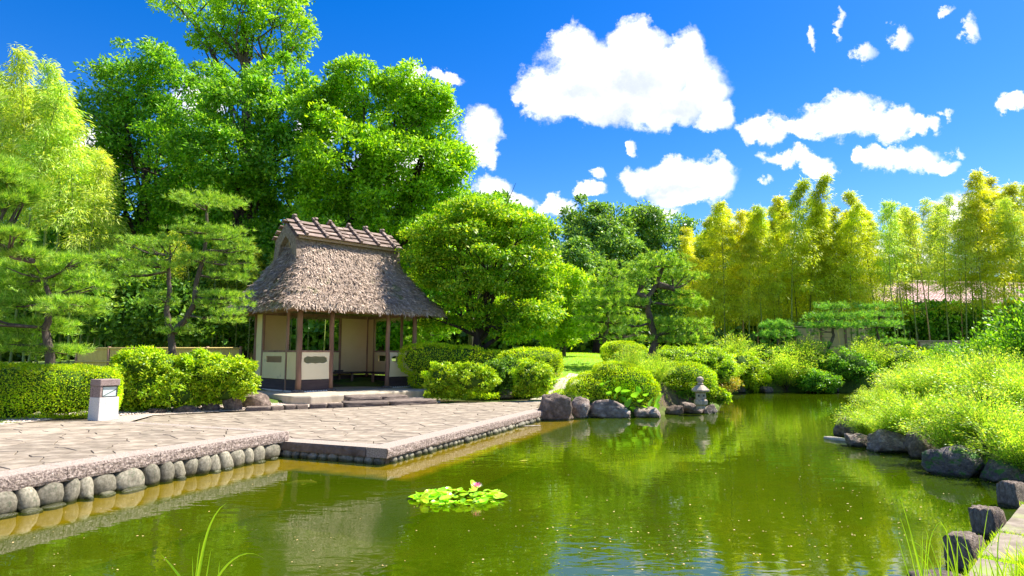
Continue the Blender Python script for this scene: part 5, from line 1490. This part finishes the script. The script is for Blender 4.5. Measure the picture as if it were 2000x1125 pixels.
# ------------------------------------------------------------------ lamps, lantern, fences, far building
def bollard(px, py, z, hpx, wpx, label, rz):
    p = gnd(px, py, z); s = p.y / 1236; H = hpx * s; w = wpx * s * .72
    root = empty('bollard_light', (p.x, p.y, z), label, 'garden light', 'stone bollard lights', rz); h = w / 2
    k = H / .76
    b = MB(); b.add([(-h, -h, 0), (h, -h, 0), (h, h, 0), (-h, h, 0), (-h * .95, -h * .95, H * .56), (h * .95, -h * .95, H * .56), (h * .95, h * .95, H * .56), (-h * .95, h * .95, H * .56)],
                [(0, 3, 2, 1), (4, 5, 6, 7), (0, 1, 5, 4), (1, 2, 6, 5), (2, 3, 7, 6), (3, 0, 4, 7)])
    b.obj('base', M['stonelamp'], root, bevel=.006)
    b = MB(); b.box((0, 0, H * .92), (w * .98, w * .98, H * .16)); b.obj('cap', M['stonelamp_cap'], root, bevel=.01)
    b = MB(); b.box((-h * .72, h * .72, H * .70), (w * .22, w * .22, H * .275)); b.box((-h * .80, -h*.0, H * .70), (w * .10, w * .9, H * .275)); b.obj('back_pillar', M['stonelamp_cap'], root)
    b = MB(); b.box((h * .08, 0, H * .70), (w * .70, w * .78, H * .255)); pn = b.obj('pane', M['pane'], root)
    fr = MB()
    for zz in (.575, .825): fr.box((h * .08, 0, H * zz), (w * .76, w * .84, H * .022))
    for sx, sy in ((-1, -1), (1, -1), (1, 1)): fr.box((h * .08 + sx * w * .36, sy * w * .40, H * .70), (.014, .014, H * .25))
    fr.box((h * .08 + w * .355, w * .0, H * .70), (.012, .012, H * .25))
    fr.bar((h * .08 - w * .30, -w * .40, H * .60), (h * .08 + w * .36, -w * .402, H * .76), .006, .006)
    fr.obj('frame', M['metal'], root)


bollard(201, 820, ZU, 78, 52, 'pale stone bollard light with brown cap and glass panes by the clipped hedge', R(60))
bollard(1003, 734, .55, 46, 24, 'distant stone bollard light half hidden by hedges under the maple', R(60))


def lantern():
    p = gnd(1368, 800, .14); p.z = .12; s = p.y / 1236
    root = empty('stone_lantern', (p.x, p.y - .05, .17), 'small weathered stone lantern with round finial on a waterside rock', 'stone lantern', rz=.4)

    def lathe(name, prof, n, rot=0):
        b = MB(); b.loft([[(r * math.cos(rot + 2 * math.pi * k / n), r * math.sin(rot + 2 * math.pi * k / n), z) for k in range(n)] for r, z in prof])
        return b.obj(name, M['lantern'], root, smooth=False, bevel=.008)
    lathe('foot', [(.13, 0), (.12, .08), (.15, .10)], 12)
    lathe('base', [(.17, .10), (.19, .13), (.19, .22), (.16, .25)], 6)
    fb = lathe('light_chamber', [(.14, .25), (.15, .27), (.15, .43), (.14, .44)], 6)
    for a in range(6):
        t = a * math.pi / 3 + math.pi / 6; w = MB(); w.box((0, 0, 0), (.01, .045, .05), None)
        o = w.obj('chamber_window', M['metal'], fb, (.128 * math.cos(t), .128 * math.sin(t), .35)); o.rotation_euler = (0, 0, t)
    lathe('roof', [(.13, .44), (.25, .46), (.255, .50), (.20, .55), (.11, .62), (.09, .63)], 6)
    lathe('finial', [(.06, .63), (.085, .65), (.085, .67), (.055, .69), (.085, .73), (.095, .77), (.08, .82), (.03, .855)], 12)


lantern()


def build_fences():
    a = at(150, 690, 22.5); b = at(470, 690, 22.0); z = 1.80; g = .55
    root = empty('bamboo_fence', (a.x, a.y, 0), 'low yellow cane fence behind the trained pine', 'fence')
    A = Vector((0, 0, 0)); B = Vector((b.x - a.x, b.y - a.y, 0)); L = B.length; d = B / L; ang = math.atan2(d.y, d.x); rot = Matrix.Rotation(ang, 3, 'Z')
    n = int(L / .055); m = MB(); k0 = 0
    for k in range(n):
        p = d * (k + .5) * L / n; m.box((p.x, p.y, (z + g) / 2), (.048, .03, z - g), rot)
    tag(m.obj('cane_panel', M['fence'], root), kind='stuff')
    for zz in (z + .02, z - .45):
        for o in (-.03, .03):
            m = MB(); nn = Vector((-d.y, d.x, 0)) * o; m.tube([A + nn + Vector((0, 0, zz)), B + nn + Vector((0, 0, zz))], [.032, .032], 8); m.obj('rail', M['fence'], root, smooth=True)
    for k in range(6):
        p = d * L * k / 5; m = MB(); m.tube([(p.x, p.y, g - .2), (p.x, p.y, z + .08)], [.05, .05], 8); m.obj('post', M['post'], root, smooth=True)
    # cream board fence at the far bank
    for (x0, x1, Y, y0, y1, lab, mt, npan) in [(1556, 1700, 30.2, 640, 700, 'cream board fence showing behind the tiered small pine', 'fencewall', 3), (1795, 1990, 30.5, 668, 700, 'low brown board fence under the tiled roof', 'fencewall', 4)]:
        a = at(x0, 690, Y); b = at(x1, 690, Y + .6); zt = at(x0, y0, Y).z; zb = .6
        root = empty('board_fence', (a.x, a.y, 0), lab, 'fence'); B = Vector((b.x - a.x, b.y - a.y, 0)); L = B.length; d = B / L; rot = Matrix.Rotation(math.atan2(d.y, d.x), 3, 'Z')
        for k in range(npan * 1):
            p = d * L * (k + .5) / npan
            nb = 5
            for j in range(nb):
                m = MB(); hh = (zt - zb) / nb; m.box((p.x, p.y, zb + hh * (j + .5)), (L / npan - .1, .03, hh - .015), rot); m.obj('board', M[mt], root)
        for k in range(npan + 1):
            p = d * L * k / npan; m = MB(); m.box((p.x, p.y, (zb + zt) / 2 + .04), (.1, .1, zt - zb + .1), rot); m.obj('post', M['post'], root)
        m = MB(); p = d * L / 2; m.box((p.x, p.y, zt + .05), (L + .2, .16, .05), rot); m.obj('cap_rail', M['fencewall'], root)
    # props of the tiered pine
    for i, (x, lab) in enumerate([(1607, 'left bamboo prop of the tiered pine, tied at the top'), (1650, 'right bamboo prop of the tiered pine, leaning')]):
        a = at(x, 705, 28); a.z = gz(a.x, a.y); b = at(x - 8 + i * -6, 645, 28)
        m = MB(); m.tube([a, b], [.02, .018], 6); tag(m.obj('tree_prop', M['fence']), lab, 'pole', 'props under the tiered pine')


build_fences()


def far_building():
    Y = 42; a = at(1712, 590, Y); b = at(2080, 590, Y + 3); zt = at(1712, 552, Y).z; ze = a.z
    root = empty('tiled_house', (a.x, a.y, 0), 'building behind the bamboo with a pink clay tile roof', 'building')
    B = Vector((b.x - a.x, b.y - a.y, 0)); L = B.length; d = B / L; n = Vector((-d.y, d.x, 0)); rot = Matrix.Rotation(math.atan2(d.y, d.x), 3, 'Z'); dep = 2.2
    c = d * L / 2 + n * (dep + .5)
    m = MB(); m.box((c.x, c.y, ze / 2 + .7), (L - .8, dep * 2 - .6, ze - 1.4), rot); m.obj('wall', M['plaster_tan'], root)
    m = MB(); V = []; rows = 14; cols = int(L / .28)
    for s, (e0, e1) in enumerate(((Vector((0, 0, ze)), n * (dep + .5) + Vector((0, 0, zt + .4))),)):
        for r in range(rows):
            for ccol in range(cols):
                p0 = d * (ccol * L / cols); w = L / cols; u0 = r / rows; u1 = (r + 1.15) / rows; lift = .045
                q = []
                for u, l in ((u0, lift), (u1, .0)):
                    base = e0.lerp(e1, u)
                    for k in range(5):
                        t = k / 4; q.append(base + p0 + d * (w * t) + Vector((0, 0, l + .05 * math.sin(math.pi * t))))
                m.add(q, [(k, k + 1, k + 6, k + 5) for k in range(4)] + [(0, 1, 2, 3, 4)])
    tag(m.obj('roof_tiles', M['tile'], root), kind='stuff')
    m = MB(); r0 = n * (dep + .5) + Vector((0, 0, zt + .45)); m.tube([r0, r0 + d * L], [.16, .16], 8); m.obj('ridge_tiles', M['tile'], root, smooth=True)
    e = n * .05 + Vector((0, 0, ze - .06)); m = MB(); m.bar(e, e + d * L, .12, .14); m.obj('gutter', M['board'], root)
    r1 = n * (2 * dep + 1) + Vector((0, 0, ze)); m = MB(); m.add([r0, r0 + d * L, r1 + d * L, r1], [(0, 1, 2, 3)]); m.obj('rear_roof', M['tile'], root)


far_building()

# ------------------------------------------------------------------ lawn, path, ground cover, grasses
def grass_blades(name, pts, L, w, rng, mat='grass', lean=.35, per=1, label=None):
    P = np.repeat(np.array(pts), per, 0); n = len(P)
    A = unit(np.array([0, 0, 1]) + rng.normal(0, lean, (n, 3)) * np.array([1, 1, .1])); S = unit(np.cross(A, rng.normal(0, 1, (n, 3))))
    LL = L * rng.uniform(.5, 1.2, (n, 1)); bend = unit(rng.normal(0, 1, (n, 3)) * np.array([1, 1, 0]) + 1e-6) * LL * .28
    m1 = P + A * LL * .55 + bend * .3; tip = P + A * LL + bend
    q = np.stack([P - S * w, P + S * w, m1 + S * w * .8, tip, m1 - S * w * .8], 1)
    return link(name, np_mesh(name, q.reshape(-1, 3), 5, M[mat]))


def in_poly(x, y, poly):
    c = np.zeros(x.shape, bool); n = len(poly)
    for i in range(n):
        ax, ay = poly[i]; bx, by = poly[(i + 1) % n]
        c ^= ((ay > y) != (by > y)) & (x < (bx - ax) * (y - ay) / (by - ay + 1e-15) + ax)
    return c


def scatter_poly(poly, n, rng):
    xs = [p[0] for p in poly]; ys = [p[1] for p in poly]; out = np.zeros((0, 2))
    while len(out) < n:
        q = np.stack([rng.uniform(min(xs), max(xs), n * 2), rng.uniform(min(ys), max(ys), n * 2)], 1)
        out = np.concatenate([out, q[in_poly(q[:, 0], q[:, 1], poly)]])
    return out[:n]


def build_greens():
    rng = np.random.default_rng(9)
    # lawn sheet just above the ground
    lp = [(-1.5, 22.5), (1.6, 20.2), (2.3, 21.5), (3.6, 22.5), (5, 26), (6, 34), (-4, 36), (-6, 28)]
    xs = np.arange(-6, 6.3, .25); ys = np.arange(20, 36.2, .25); v = []; f = []; idx = {}
    for i, x in enumerate(xs):
        for j, y in enumerate(ys):
            idx[i, j] = len(v); v.append((x, y, 0))
    va = np.array(v); va[:, 2] = ground_np(va[:, 0], va[:, 1]) + .03
    for i in range(len(xs) - 1):
        for j in range(len(ys) - 1):
            if in_poly(np.array([xs[i] + .12]), np.array([ys[j] + .12]), lp)[0]: f.append((idx[i, j], idx[i + 1, j], idx[i + 1, j + 1], idx[i, j + 1]))
    me = bpy.data.meshes.new('lawn'); me.from_pydata(va.tolist(), [], f); me.materials.append(M['lawn']); me.update()
    tag(link('lawn', me), kind='structure')
    q = scatter_poly(lp, 32000, rng); z = ground_np(q[:, 0], q[:, 1]) + .02
    tag(grass_blades('lawn_grass', np.column_stack([q, z]), .07, .008, rng), 'sunlit mown lawn behind the hedge and path', 'grass', kind='stuff')
    ribbon('path', [gnd(1050, 786, ZL), hit(1072, 770), hit(1092, 757), hit(1113, 744), hit(1134, 733)], .85, M['path'], .035)
    # ground cover beside the step and below the ball bush
    for i, (poly, lab, n) in enumerate([([(828, 786), (975, 783), (975, 772), (940, 766), (850, 768), (830, 775)], 'low bright ground cover along the terrace below the oblong bush', 9000),
                                        ([(985, 780), (1070, 779), (1078, 768), (1050, 765), (1000, 772)], 'low bright ground cover around the foot of the ball bush', 5000)]):
        pg = [gnd(x, y, ZL) for x, y in poly]; pp = [(p.x, p.y) for p in pg]
        c = np.mean(pp, 0)
        q = scatter_poly([(x, y) for x, y in pp], n, rng); zz = .26 + .16 * rng.random(n) ** .5
        P = np.column_stack([q, zz]); e = unit(rng.normal(0, 1, (n, 3)) + np.array([0, -.3, .9]))
        lq = leaf_quads(P, e + rng.normal(0, .4, (n, 3)), unit(rng.normal(0, .5, (n, 3)) + np.array([0, 0, 1])), .09 * rng.uniform(.7, 1.3, n), .03 * rng.uniform(.7, 1.3, n))
        tag(link('ground_cover', np_mesh('ground_cover', lq, 4, M['shrub'])), lab, 'ground cover', kind='stuff')
    # rough growth on the banks: one continuous cover
    xs = rng.uniform(-16, 24, 110000); ys = rng.uniform(2, 33, 110000); s = pond_dist(xs, ys); z = ground_np(xs, ys)
    dk = (s > .25) & (z > .12) & ~in_poly(xs, ys, [(-14, 0), (-2, 8), (1.5, 17), (1.8, 21.2), (-1, 21.5), (-5, 19.5), (-9, 15), (-13, 12)]) & ((xs > -1) | (ys > 17)) & ~in_poly(xs, ys, lp)
    dk &= ~in_poly(xs, ys, [(-9.5, 17), (-5.5, 16), (0, 20.5), (-3, 26), (-10, 22)])
    dk &= ~((np.abs(xs - np.interp(ys, [18, 19.6, 20.8, 22.2, 26], [.85, 1.2, 1.85, 2.5, 3.5])) < .6) & (ys < 26))
    P = np.column_stack([xs, ys, z])[dk]
    tag(grass_blades('bank_growth', P, .16, .009, rng, lean=.5), 'rough grass and weeds covering the banks between the shrubs', 'grass', kind='stuff')


build_greens()


def blade(b, p, d, L, w, droop, n=8, side=None):
    """one arching strap leaf"""
    p = Vector(p); d = Vector(d).normalized(); s = side or d.cross(Vector((0, 1, 0)));
    if s.length < .1: s = Vector((1, 0, 0))
    s.normalize(); o = len(b.v); cur = p.copy(); dd = d.copy()
    for i in range(n + 1):
        t = i / n; ww = w * (1 - t) ** .6 * (.6 + .4 * min(1, t * 5))
        fold = dd.cross(s).normalized() * (ww * .25)
        b.v += [tuple(cur - s * ww / 2), tuple(cur + fold), tuple(cur + s * ww / 2)]
        cur = cur + dd * (L / n); dd = (dd + Vector((d.x * .5, d.y * .5, -1)) * (droop * t)).normalized()
    for i in range(n):
        a = o + i * 3; b.f += [(a, a + 1, a + 4, a + 3), (a + 1, a + 2, a + 5, a + 4)]


def near_bank():
    rr = random.Random(21)
    # stone edging of the near bank: posts at the water and slabs behind
    g = 'stone posts along the near bank'
    posts = [(1990, 992, .30, .33, 0.30, 'stone post cut by the right edge, farthest of the near bank'), (1948, 1052, .31, .33, .30, 'leaning stone post with grooved top, middle of the near bank'), (1908, 1120, .32, .35, .28, 'stone post with rounded top, nearest of the near bank')]
    for i, (px, py, w, h, zt, lab) in enumerate(posts):
        p = gnd(px, py, 0); me = rock_mesh('stone_post', M['poststone'], 4, .10, 120 + i, .75, .06)
        o = link('stone_post', me, None, (p.x, p.y + .08, .02)); o.scale = (w * .42, w * .40, h * .82); o.rotation_euler = (R(-8), R(8 - 4 * i), R(25))
        tag(o, lab, 'stone post', g)
    p = gnd(1835, 1135, 0); o = link('stone_post', rock_mesh('stone_post', M['rock'], 4, .1, 130, .6, .04), None, (p.x, p.y, -.06)); o.scale = (.22, .16, .13)
    tag(o, 'low stone just breaking the bottom edge beside the grass', 'stone post', g)
    slabs = [[(1950, 1040), (1996, 985), (2075, 1000), (2030, 1050)], [(1915, 1085), (1950, 1042), (2028, 1052), (1992, 1100)], [(1862, 1165), (1912, 1090), (1990, 1106), (1950, 1180)], [(2002, 980), (2030, 955), (2120, 975), (2080, 998)]]
    labs = ['bank slab behind the middle stone post', 'bank slab between the middle and nearest post', 'nearest bank slab at the bottom corner', 'bank slab beside the post at the right edge']
    for i, q in enumerate(slabs):
        P = [gnd(x, y, .26) for x, y in q]; c = sum(P, Vector()) / 4
        b = MB(); ring0 = []; ring1 = []; ring2 = []
        for k in range(4):
            for t in range(7):
                e = P[k].lerp(P[(k + 1) % 4], t / 7); e = c + (e - c) * (1 + .03 * mnoise.noise(e * 6)); v = e - c
                ring0.append((e.x, e.y, .02)); ring1.append((e.x, e.y, .25)); e2 = c + v * .96; ring2.append((e2.x, e2.y, .268 + .006 * mnoise.noise(e * 9)))
        b.loft([ring0[::-1], ring1[::-1], ring2[::-1]]); 
        tag(b.obj('bank_slab', M['bankslab']), labs[i], 'stone slab', 'slabs along the near bank')
    # ground of the near bank behind the slabs
    rng = np.random.default_rng(31)
    band = [(p.x, p.y) for p in [gnd(1985, 1100, .25), gnd(2060, 1000, .25), gnd(2300, 1000, .25), gnd(2300, 1200, .25), gnd(1940, 1190, .25)]]
    q = scatter_poly(band, 7000, rng); P = np.column_stack([q, ground_np(q[:, 0], q[:, 1]) + .0])
    o1 = grass_blades('bank_grass', P, .16, .004, rng, lean=.4); tag(o1, 'bright grass along the slabs at the bottom right corner', 'grass', kind='stuff')
    joints = []
    for (x0, y0, x1, y1) in [(1915, 1088, 1990, 1103), (1950, 1040, 2030, 1052), (1996, 984, 2080, 1000), (1862, 1165, 1915, 1086), (1915, 1086, 1952, 1040)]:
        for k in range(260):
            t = rr.random(); p = gnd(x0 + (x1 - x0) * t + rr.gauss(0, 2), y0 + (y1 - y0) * t + rr.gauss(0, 2), .26); joints.append((p.x, p.y, .22))
    tag(grass_blades('joint_grass', joints, .07, .003, rng), 'grass tufts growing in the joints of the bank slabs', 'grass', kind='stuff')
    # tall blades
    def clump(label, spots, group=None):
        root = None
        for k, (p, d, L, w, dr) in enumerate(spots):
            if root is None:
                root = empty('grass_clump', (p[0], p[1], p[2]), label, 'grass clump', group)
            b = MB(); blade(b, Vector(p) - root.location, d, L, w, dr, 10); b.obj('leaf_blade', M['grass'], root, smooth=True)
    sp = []
    base = at(375, 1125, 2.45)
    for (x0, x1, y1, L, w, dr) in [(368, 318, 1080, .17, .011, .05), (383, 400, 1050, .34, .014, .42), (381, 389, 1068, .17, .008, .02), (400, 408, 1098, .14, .006, .02), (410, 440, 1105, .27, .010, .50), (365, 336, 1103, .12, .006, .05), (425, 428, 1110, .10, .007, .05), (378, 376, 1100, .12, .005, 0)]:
        a = at(x0, 1150, 2.45); e = at(x1, y1, 2.45); sp.append(((a.x, a.y, a.z), (e - a), L, w, dr))
    clump('single clump of arching grass blades at the bottom left', sp)
    sp = []
    for i in range(46):
        x0 = rr.uniform(1790, 1990); Y = rr.uniform(3.0, 4.0); a = at(x0, 1170 + rr.uniform(-10, 10), Y); e = a + Vector((rr.uniform(-.25, .2), rr.uniform(-.1, .1), 1)) * .3
        sp.append(((a.x, a.y, a.z), (e - a), rr.uniform(.16, .42) * (1.1 if x0 < 1950 else .8), rr.uniform(.006, .012), rr.choice([.02, .06, .12, .5])))
    clump('fresh green grass blades in front of the nearest stone post', sp)


near_bank()


# ------------------------------------------------------------------ water lily, hosta, fish, floating things
def pad_mesh(seed, mat, cup=.15):
    rr = random.Random(seed); n = 22; V = [(0, 0, 0)]; cutang = .22
    rings = [.5, 1.0]; 
    for r in rings:
        for k in range(n):
            t = cutang + (2 * math.pi - 2 * cutang) * k / (n - 1); q = r * (1 + .04 * math.sin(5 * t + seed))
            V.append((q * math.cos(t), q * math.sin(t), cup * r * r * (1 + .5 * math.sin(2 * t + seed))))
    F_ = [(0, 1 + k, 2 + k) for k in range(n - 1)] + [(1 + k, 1 + n + k, 2 + n + k, 2 + k) for k in range(n - 1)]
    b = MB(); b.add(V, F_); return b.mesh('lily_pad', mat, True)


def water_lily():
    rr = random.Random(13); c = gnd(897, 974, 0)
    root = empty('water_lily', (c.x, c.y, 0), 'floating water lily clump with crowded pads and one pink flower', 'water lily')
    ms = [pad_mesh(i, M['pad'], .10 + .06 * i) for i in range(5)]; my = pad_mesh(9, M['pad_yellow'], .1)
    for i in range(120):
        a = rr.uniform(0, 6.283); r = math.sqrt(rr.random()); x = math.cos(a) * r * .54; y = math.sin(a) * r * .40
        up = (1 - r * .9) * rr.random(); z = .012 + up * .065 + rr.uniform(0, .012)
        s = rr.uniform(.035, .075) * (.8 if r > .9 else 1)
        o = link('lily_pad', my if rr.random() < .07 else rr.choice(ms), root, (x, y, z)); o.scale = (s, s * rr.uniform(.8, 1), s)
        t = .15 + .75 * up; o.rotation_euler = (rr.uniform(-t, t), rr.uniform(-t, t), rr.uniform(0, 6.28))
    for (x, y, z, s, rx) in [(.14, .22, .10, .07, 1.1), (-.37, -.20, .06, .06, -1.0)]:
        o = link('lily_pad', my if x < 0 else ms[2], root, (x, y, z)); o.scale = (s, s, s); o.rotation_euler = (rx, .2, 1)
    fx = Vector((.20, .02, .115)); fl = link('flower', None, root, fx); fl.scale = (1.45, 1.45, 1.3)
    petal = lambda n_: None
    for ring_, (cnt, tilt, L, mt) in enumerate([(9, 1.25, .052, 'petal_white'), (9, .85, .05, 'petal'), (7, .45, .042, 'petal')]):
        for k in range(cnt):
            a = 2 * math.pi * (k + ring_ * .5) / cnt; b = MB(); V = []
            for j in range(5):
                t = j / 4; w = .011 * math.sin(math.pi * (.12 + .86 * t)); rad = L * t * math.sin(tilt); h = L * t * math.cos(tilt) + .25 * L * t * t
                for sgn in (-1, 1): V.append((rad * math.cos(a) - sgn * w * math.sin(a), rad * math.sin(a) + sgn * w * math.cos(a), h))
            b.add(V, [(2 * j, 2 * j + 1, 2 * j + 3, 2 * j + 2) for j in range(4)]); b.obj('petal', M[mt], fl, smooth=True)


water_lily()


def hosta():
    rr = random.Random(3); c = at(1245, 780, 16.9); root = empty('hosta', (c.x, c.y, .25), 'hosta with large cupped leaves hanging over the waterside rocks', 'hosta')
    for i, (x, y, s) in enumerate([(1208, 760, 9), (1222, 765, 11), (1240, 770, 12), (1215, 778, 9), (1228, 785, 12), (1252, 782, 11), (1262, 770, 9), (1272, 784, 12), (1288, 778, 13), (1258, 794, 9), (1236, 798, 9), (1190, 768, 8), (1203, 772, 8), (1246, 760, 8), (1283, 792, 9), (1176, 750, 7), (1186, 746, 6)]):
        p = at(x, y, 16.6 + rr.uniform(-.2, .2)); r = s * 16.8 / 1236; b = MB(); V = []; n = 8
        for j in range(n + 1):
            t = j / n; w = .72 * math.sin(math.pi * t ** .75) ** .8 if 0 < t < 1 else 0
            for u in (-1, -.5, 0, .5, 1): V.append((u * w * r, (t - .5) * 2 * r, (u * u * .25 * w - .5 * (t - .3) ** 2) * r))
        b.add(V, [(j * 5 + k, j * 5 + k + 1, j * 5 + k + 6, j * 5 + k + 5) for j in range(n) for k in range(4)])
        o = b.obj('leaf', M['hosta'], root, p - root.location, smooth=True); o.rotation_euler = (R(50) + rr.uniform(-.4, .4), rr.uniform(-.4, .4), R(180) + rr.uniform(-1.1, 1.1))


hosta()


def floating():
    rng = np.random.default_rng(8); n = 380; b = MB(); k = 0; rr = random.Random(5)
    while k < n:
        px, py = (rr.uniform(-20, 1990), rr.uniform(800, 1160)) if rr.random() < .5 else (rr.gauss(1700, 130), rr.gauss(960, 60)) if rr.random() < .5 else (rr.gauss(1250, 200), rr.gauss(1060, 40)); p = gnd(px, py, 0)
        if pond_dist(np.array([p.x]), np.array([p.y]))[0] > -.25 or p.y > 17: continue
        k += 1; s = rr.uniform(.003, .008) * (1.3 if rr.random() < .15 else 1); a = rr.uniform(0, 6.28); m = rr.randint(5, 7)
        b.add([(p.x + s * math.cos(a + 2 * math.pi * j / m) * (1.5 if j % 2 else .9), p.y + s * math.sin(a + 2 * math.pi * j / m), .005 + .004 * rr.random()) for j in range(m)], [tuple(range(m))])
    tag(b.obj('fallen_petals', M['debris']), 'tiny fallen petals and seeds scattered on the pond', 'petals', kind='stuff')
    # submerged koi, only a pale shape
    p = gnd(588, 938, -.02); root = empty('koi', (p.x, p.y, -.06), 'pale koi just under the surface below the terrace corner', 'fish', rz=.25)
    m = MB(); prof = [(-.22, .004), (-.16, .02), (-.06, .04), (.05, .042), (.14, .032), (.20, .012)]
    m.loft([[(x, r * math.cos(2 * math.pi * k / 10), r * 1.1 * math.sin(2 * math.pi * k / 10)) for k in range(10)] for x, r in prof]); m.obj('body', M['koi'], root, smooth=True)
    m = MB(); m.add([(-.20, 0, 0), (-.30, .05, .02), (-.27, 0, 0), (-.30, -.05, .02)], [(0, 1, 2), (0, 2, 3)]); m.obj('tail_fin', M['koi'], root)
    for s in (-1, 1):
        m = MB(); m.add([(.08, s * .035, 0), (.02, s * .10, -.005), (.0, s * .04, 0)], [(0, 1, 2)]); m.obj('side_fin', M['koi'], root)
    for (x0, y0, x1, y1, lab, r) in [(1610, 856, 1660, 862, 'flat piece of driftwood floating by the knobbly rock', .05), (1022, 833, 1056, 832, 'thin pale stick floating beside the terrace kerb', .012)]:
        a = gnd(x0, y0, .01); c = gnd(x1, y1, .01); m = MB(); pts = [a.lerp(c, t / 6) + Vector((0, .02 * math.sin(t * 1.7), .006)) for t in range(7)]
        m.tube(pts, [r * (.5 + .5 * math.sin(math.pi * (t + .6) / 7.2)) for t in range(7)], 8); tag(m.obj('driftwood', M['driftwood'], smooth=True), lab, 'driftwood')
    p = gnd(1023, 900, .006); m = MB(); m.add([(p.x + .05 * math.cos(a) * (1.6 if i % 2 else .8), p.y + .05 * math.sin(a) * (1 if i % 2 else .6), .008 + .004 * (i % 3)) for i, a in enumerate([k * .698 for k in range(9)])], [tuple(range(9))])
    tag(m.obj('red_leaf', M['reddish']), 'single reddish leaf floating in front of the terrace', 'leaf')


floating()
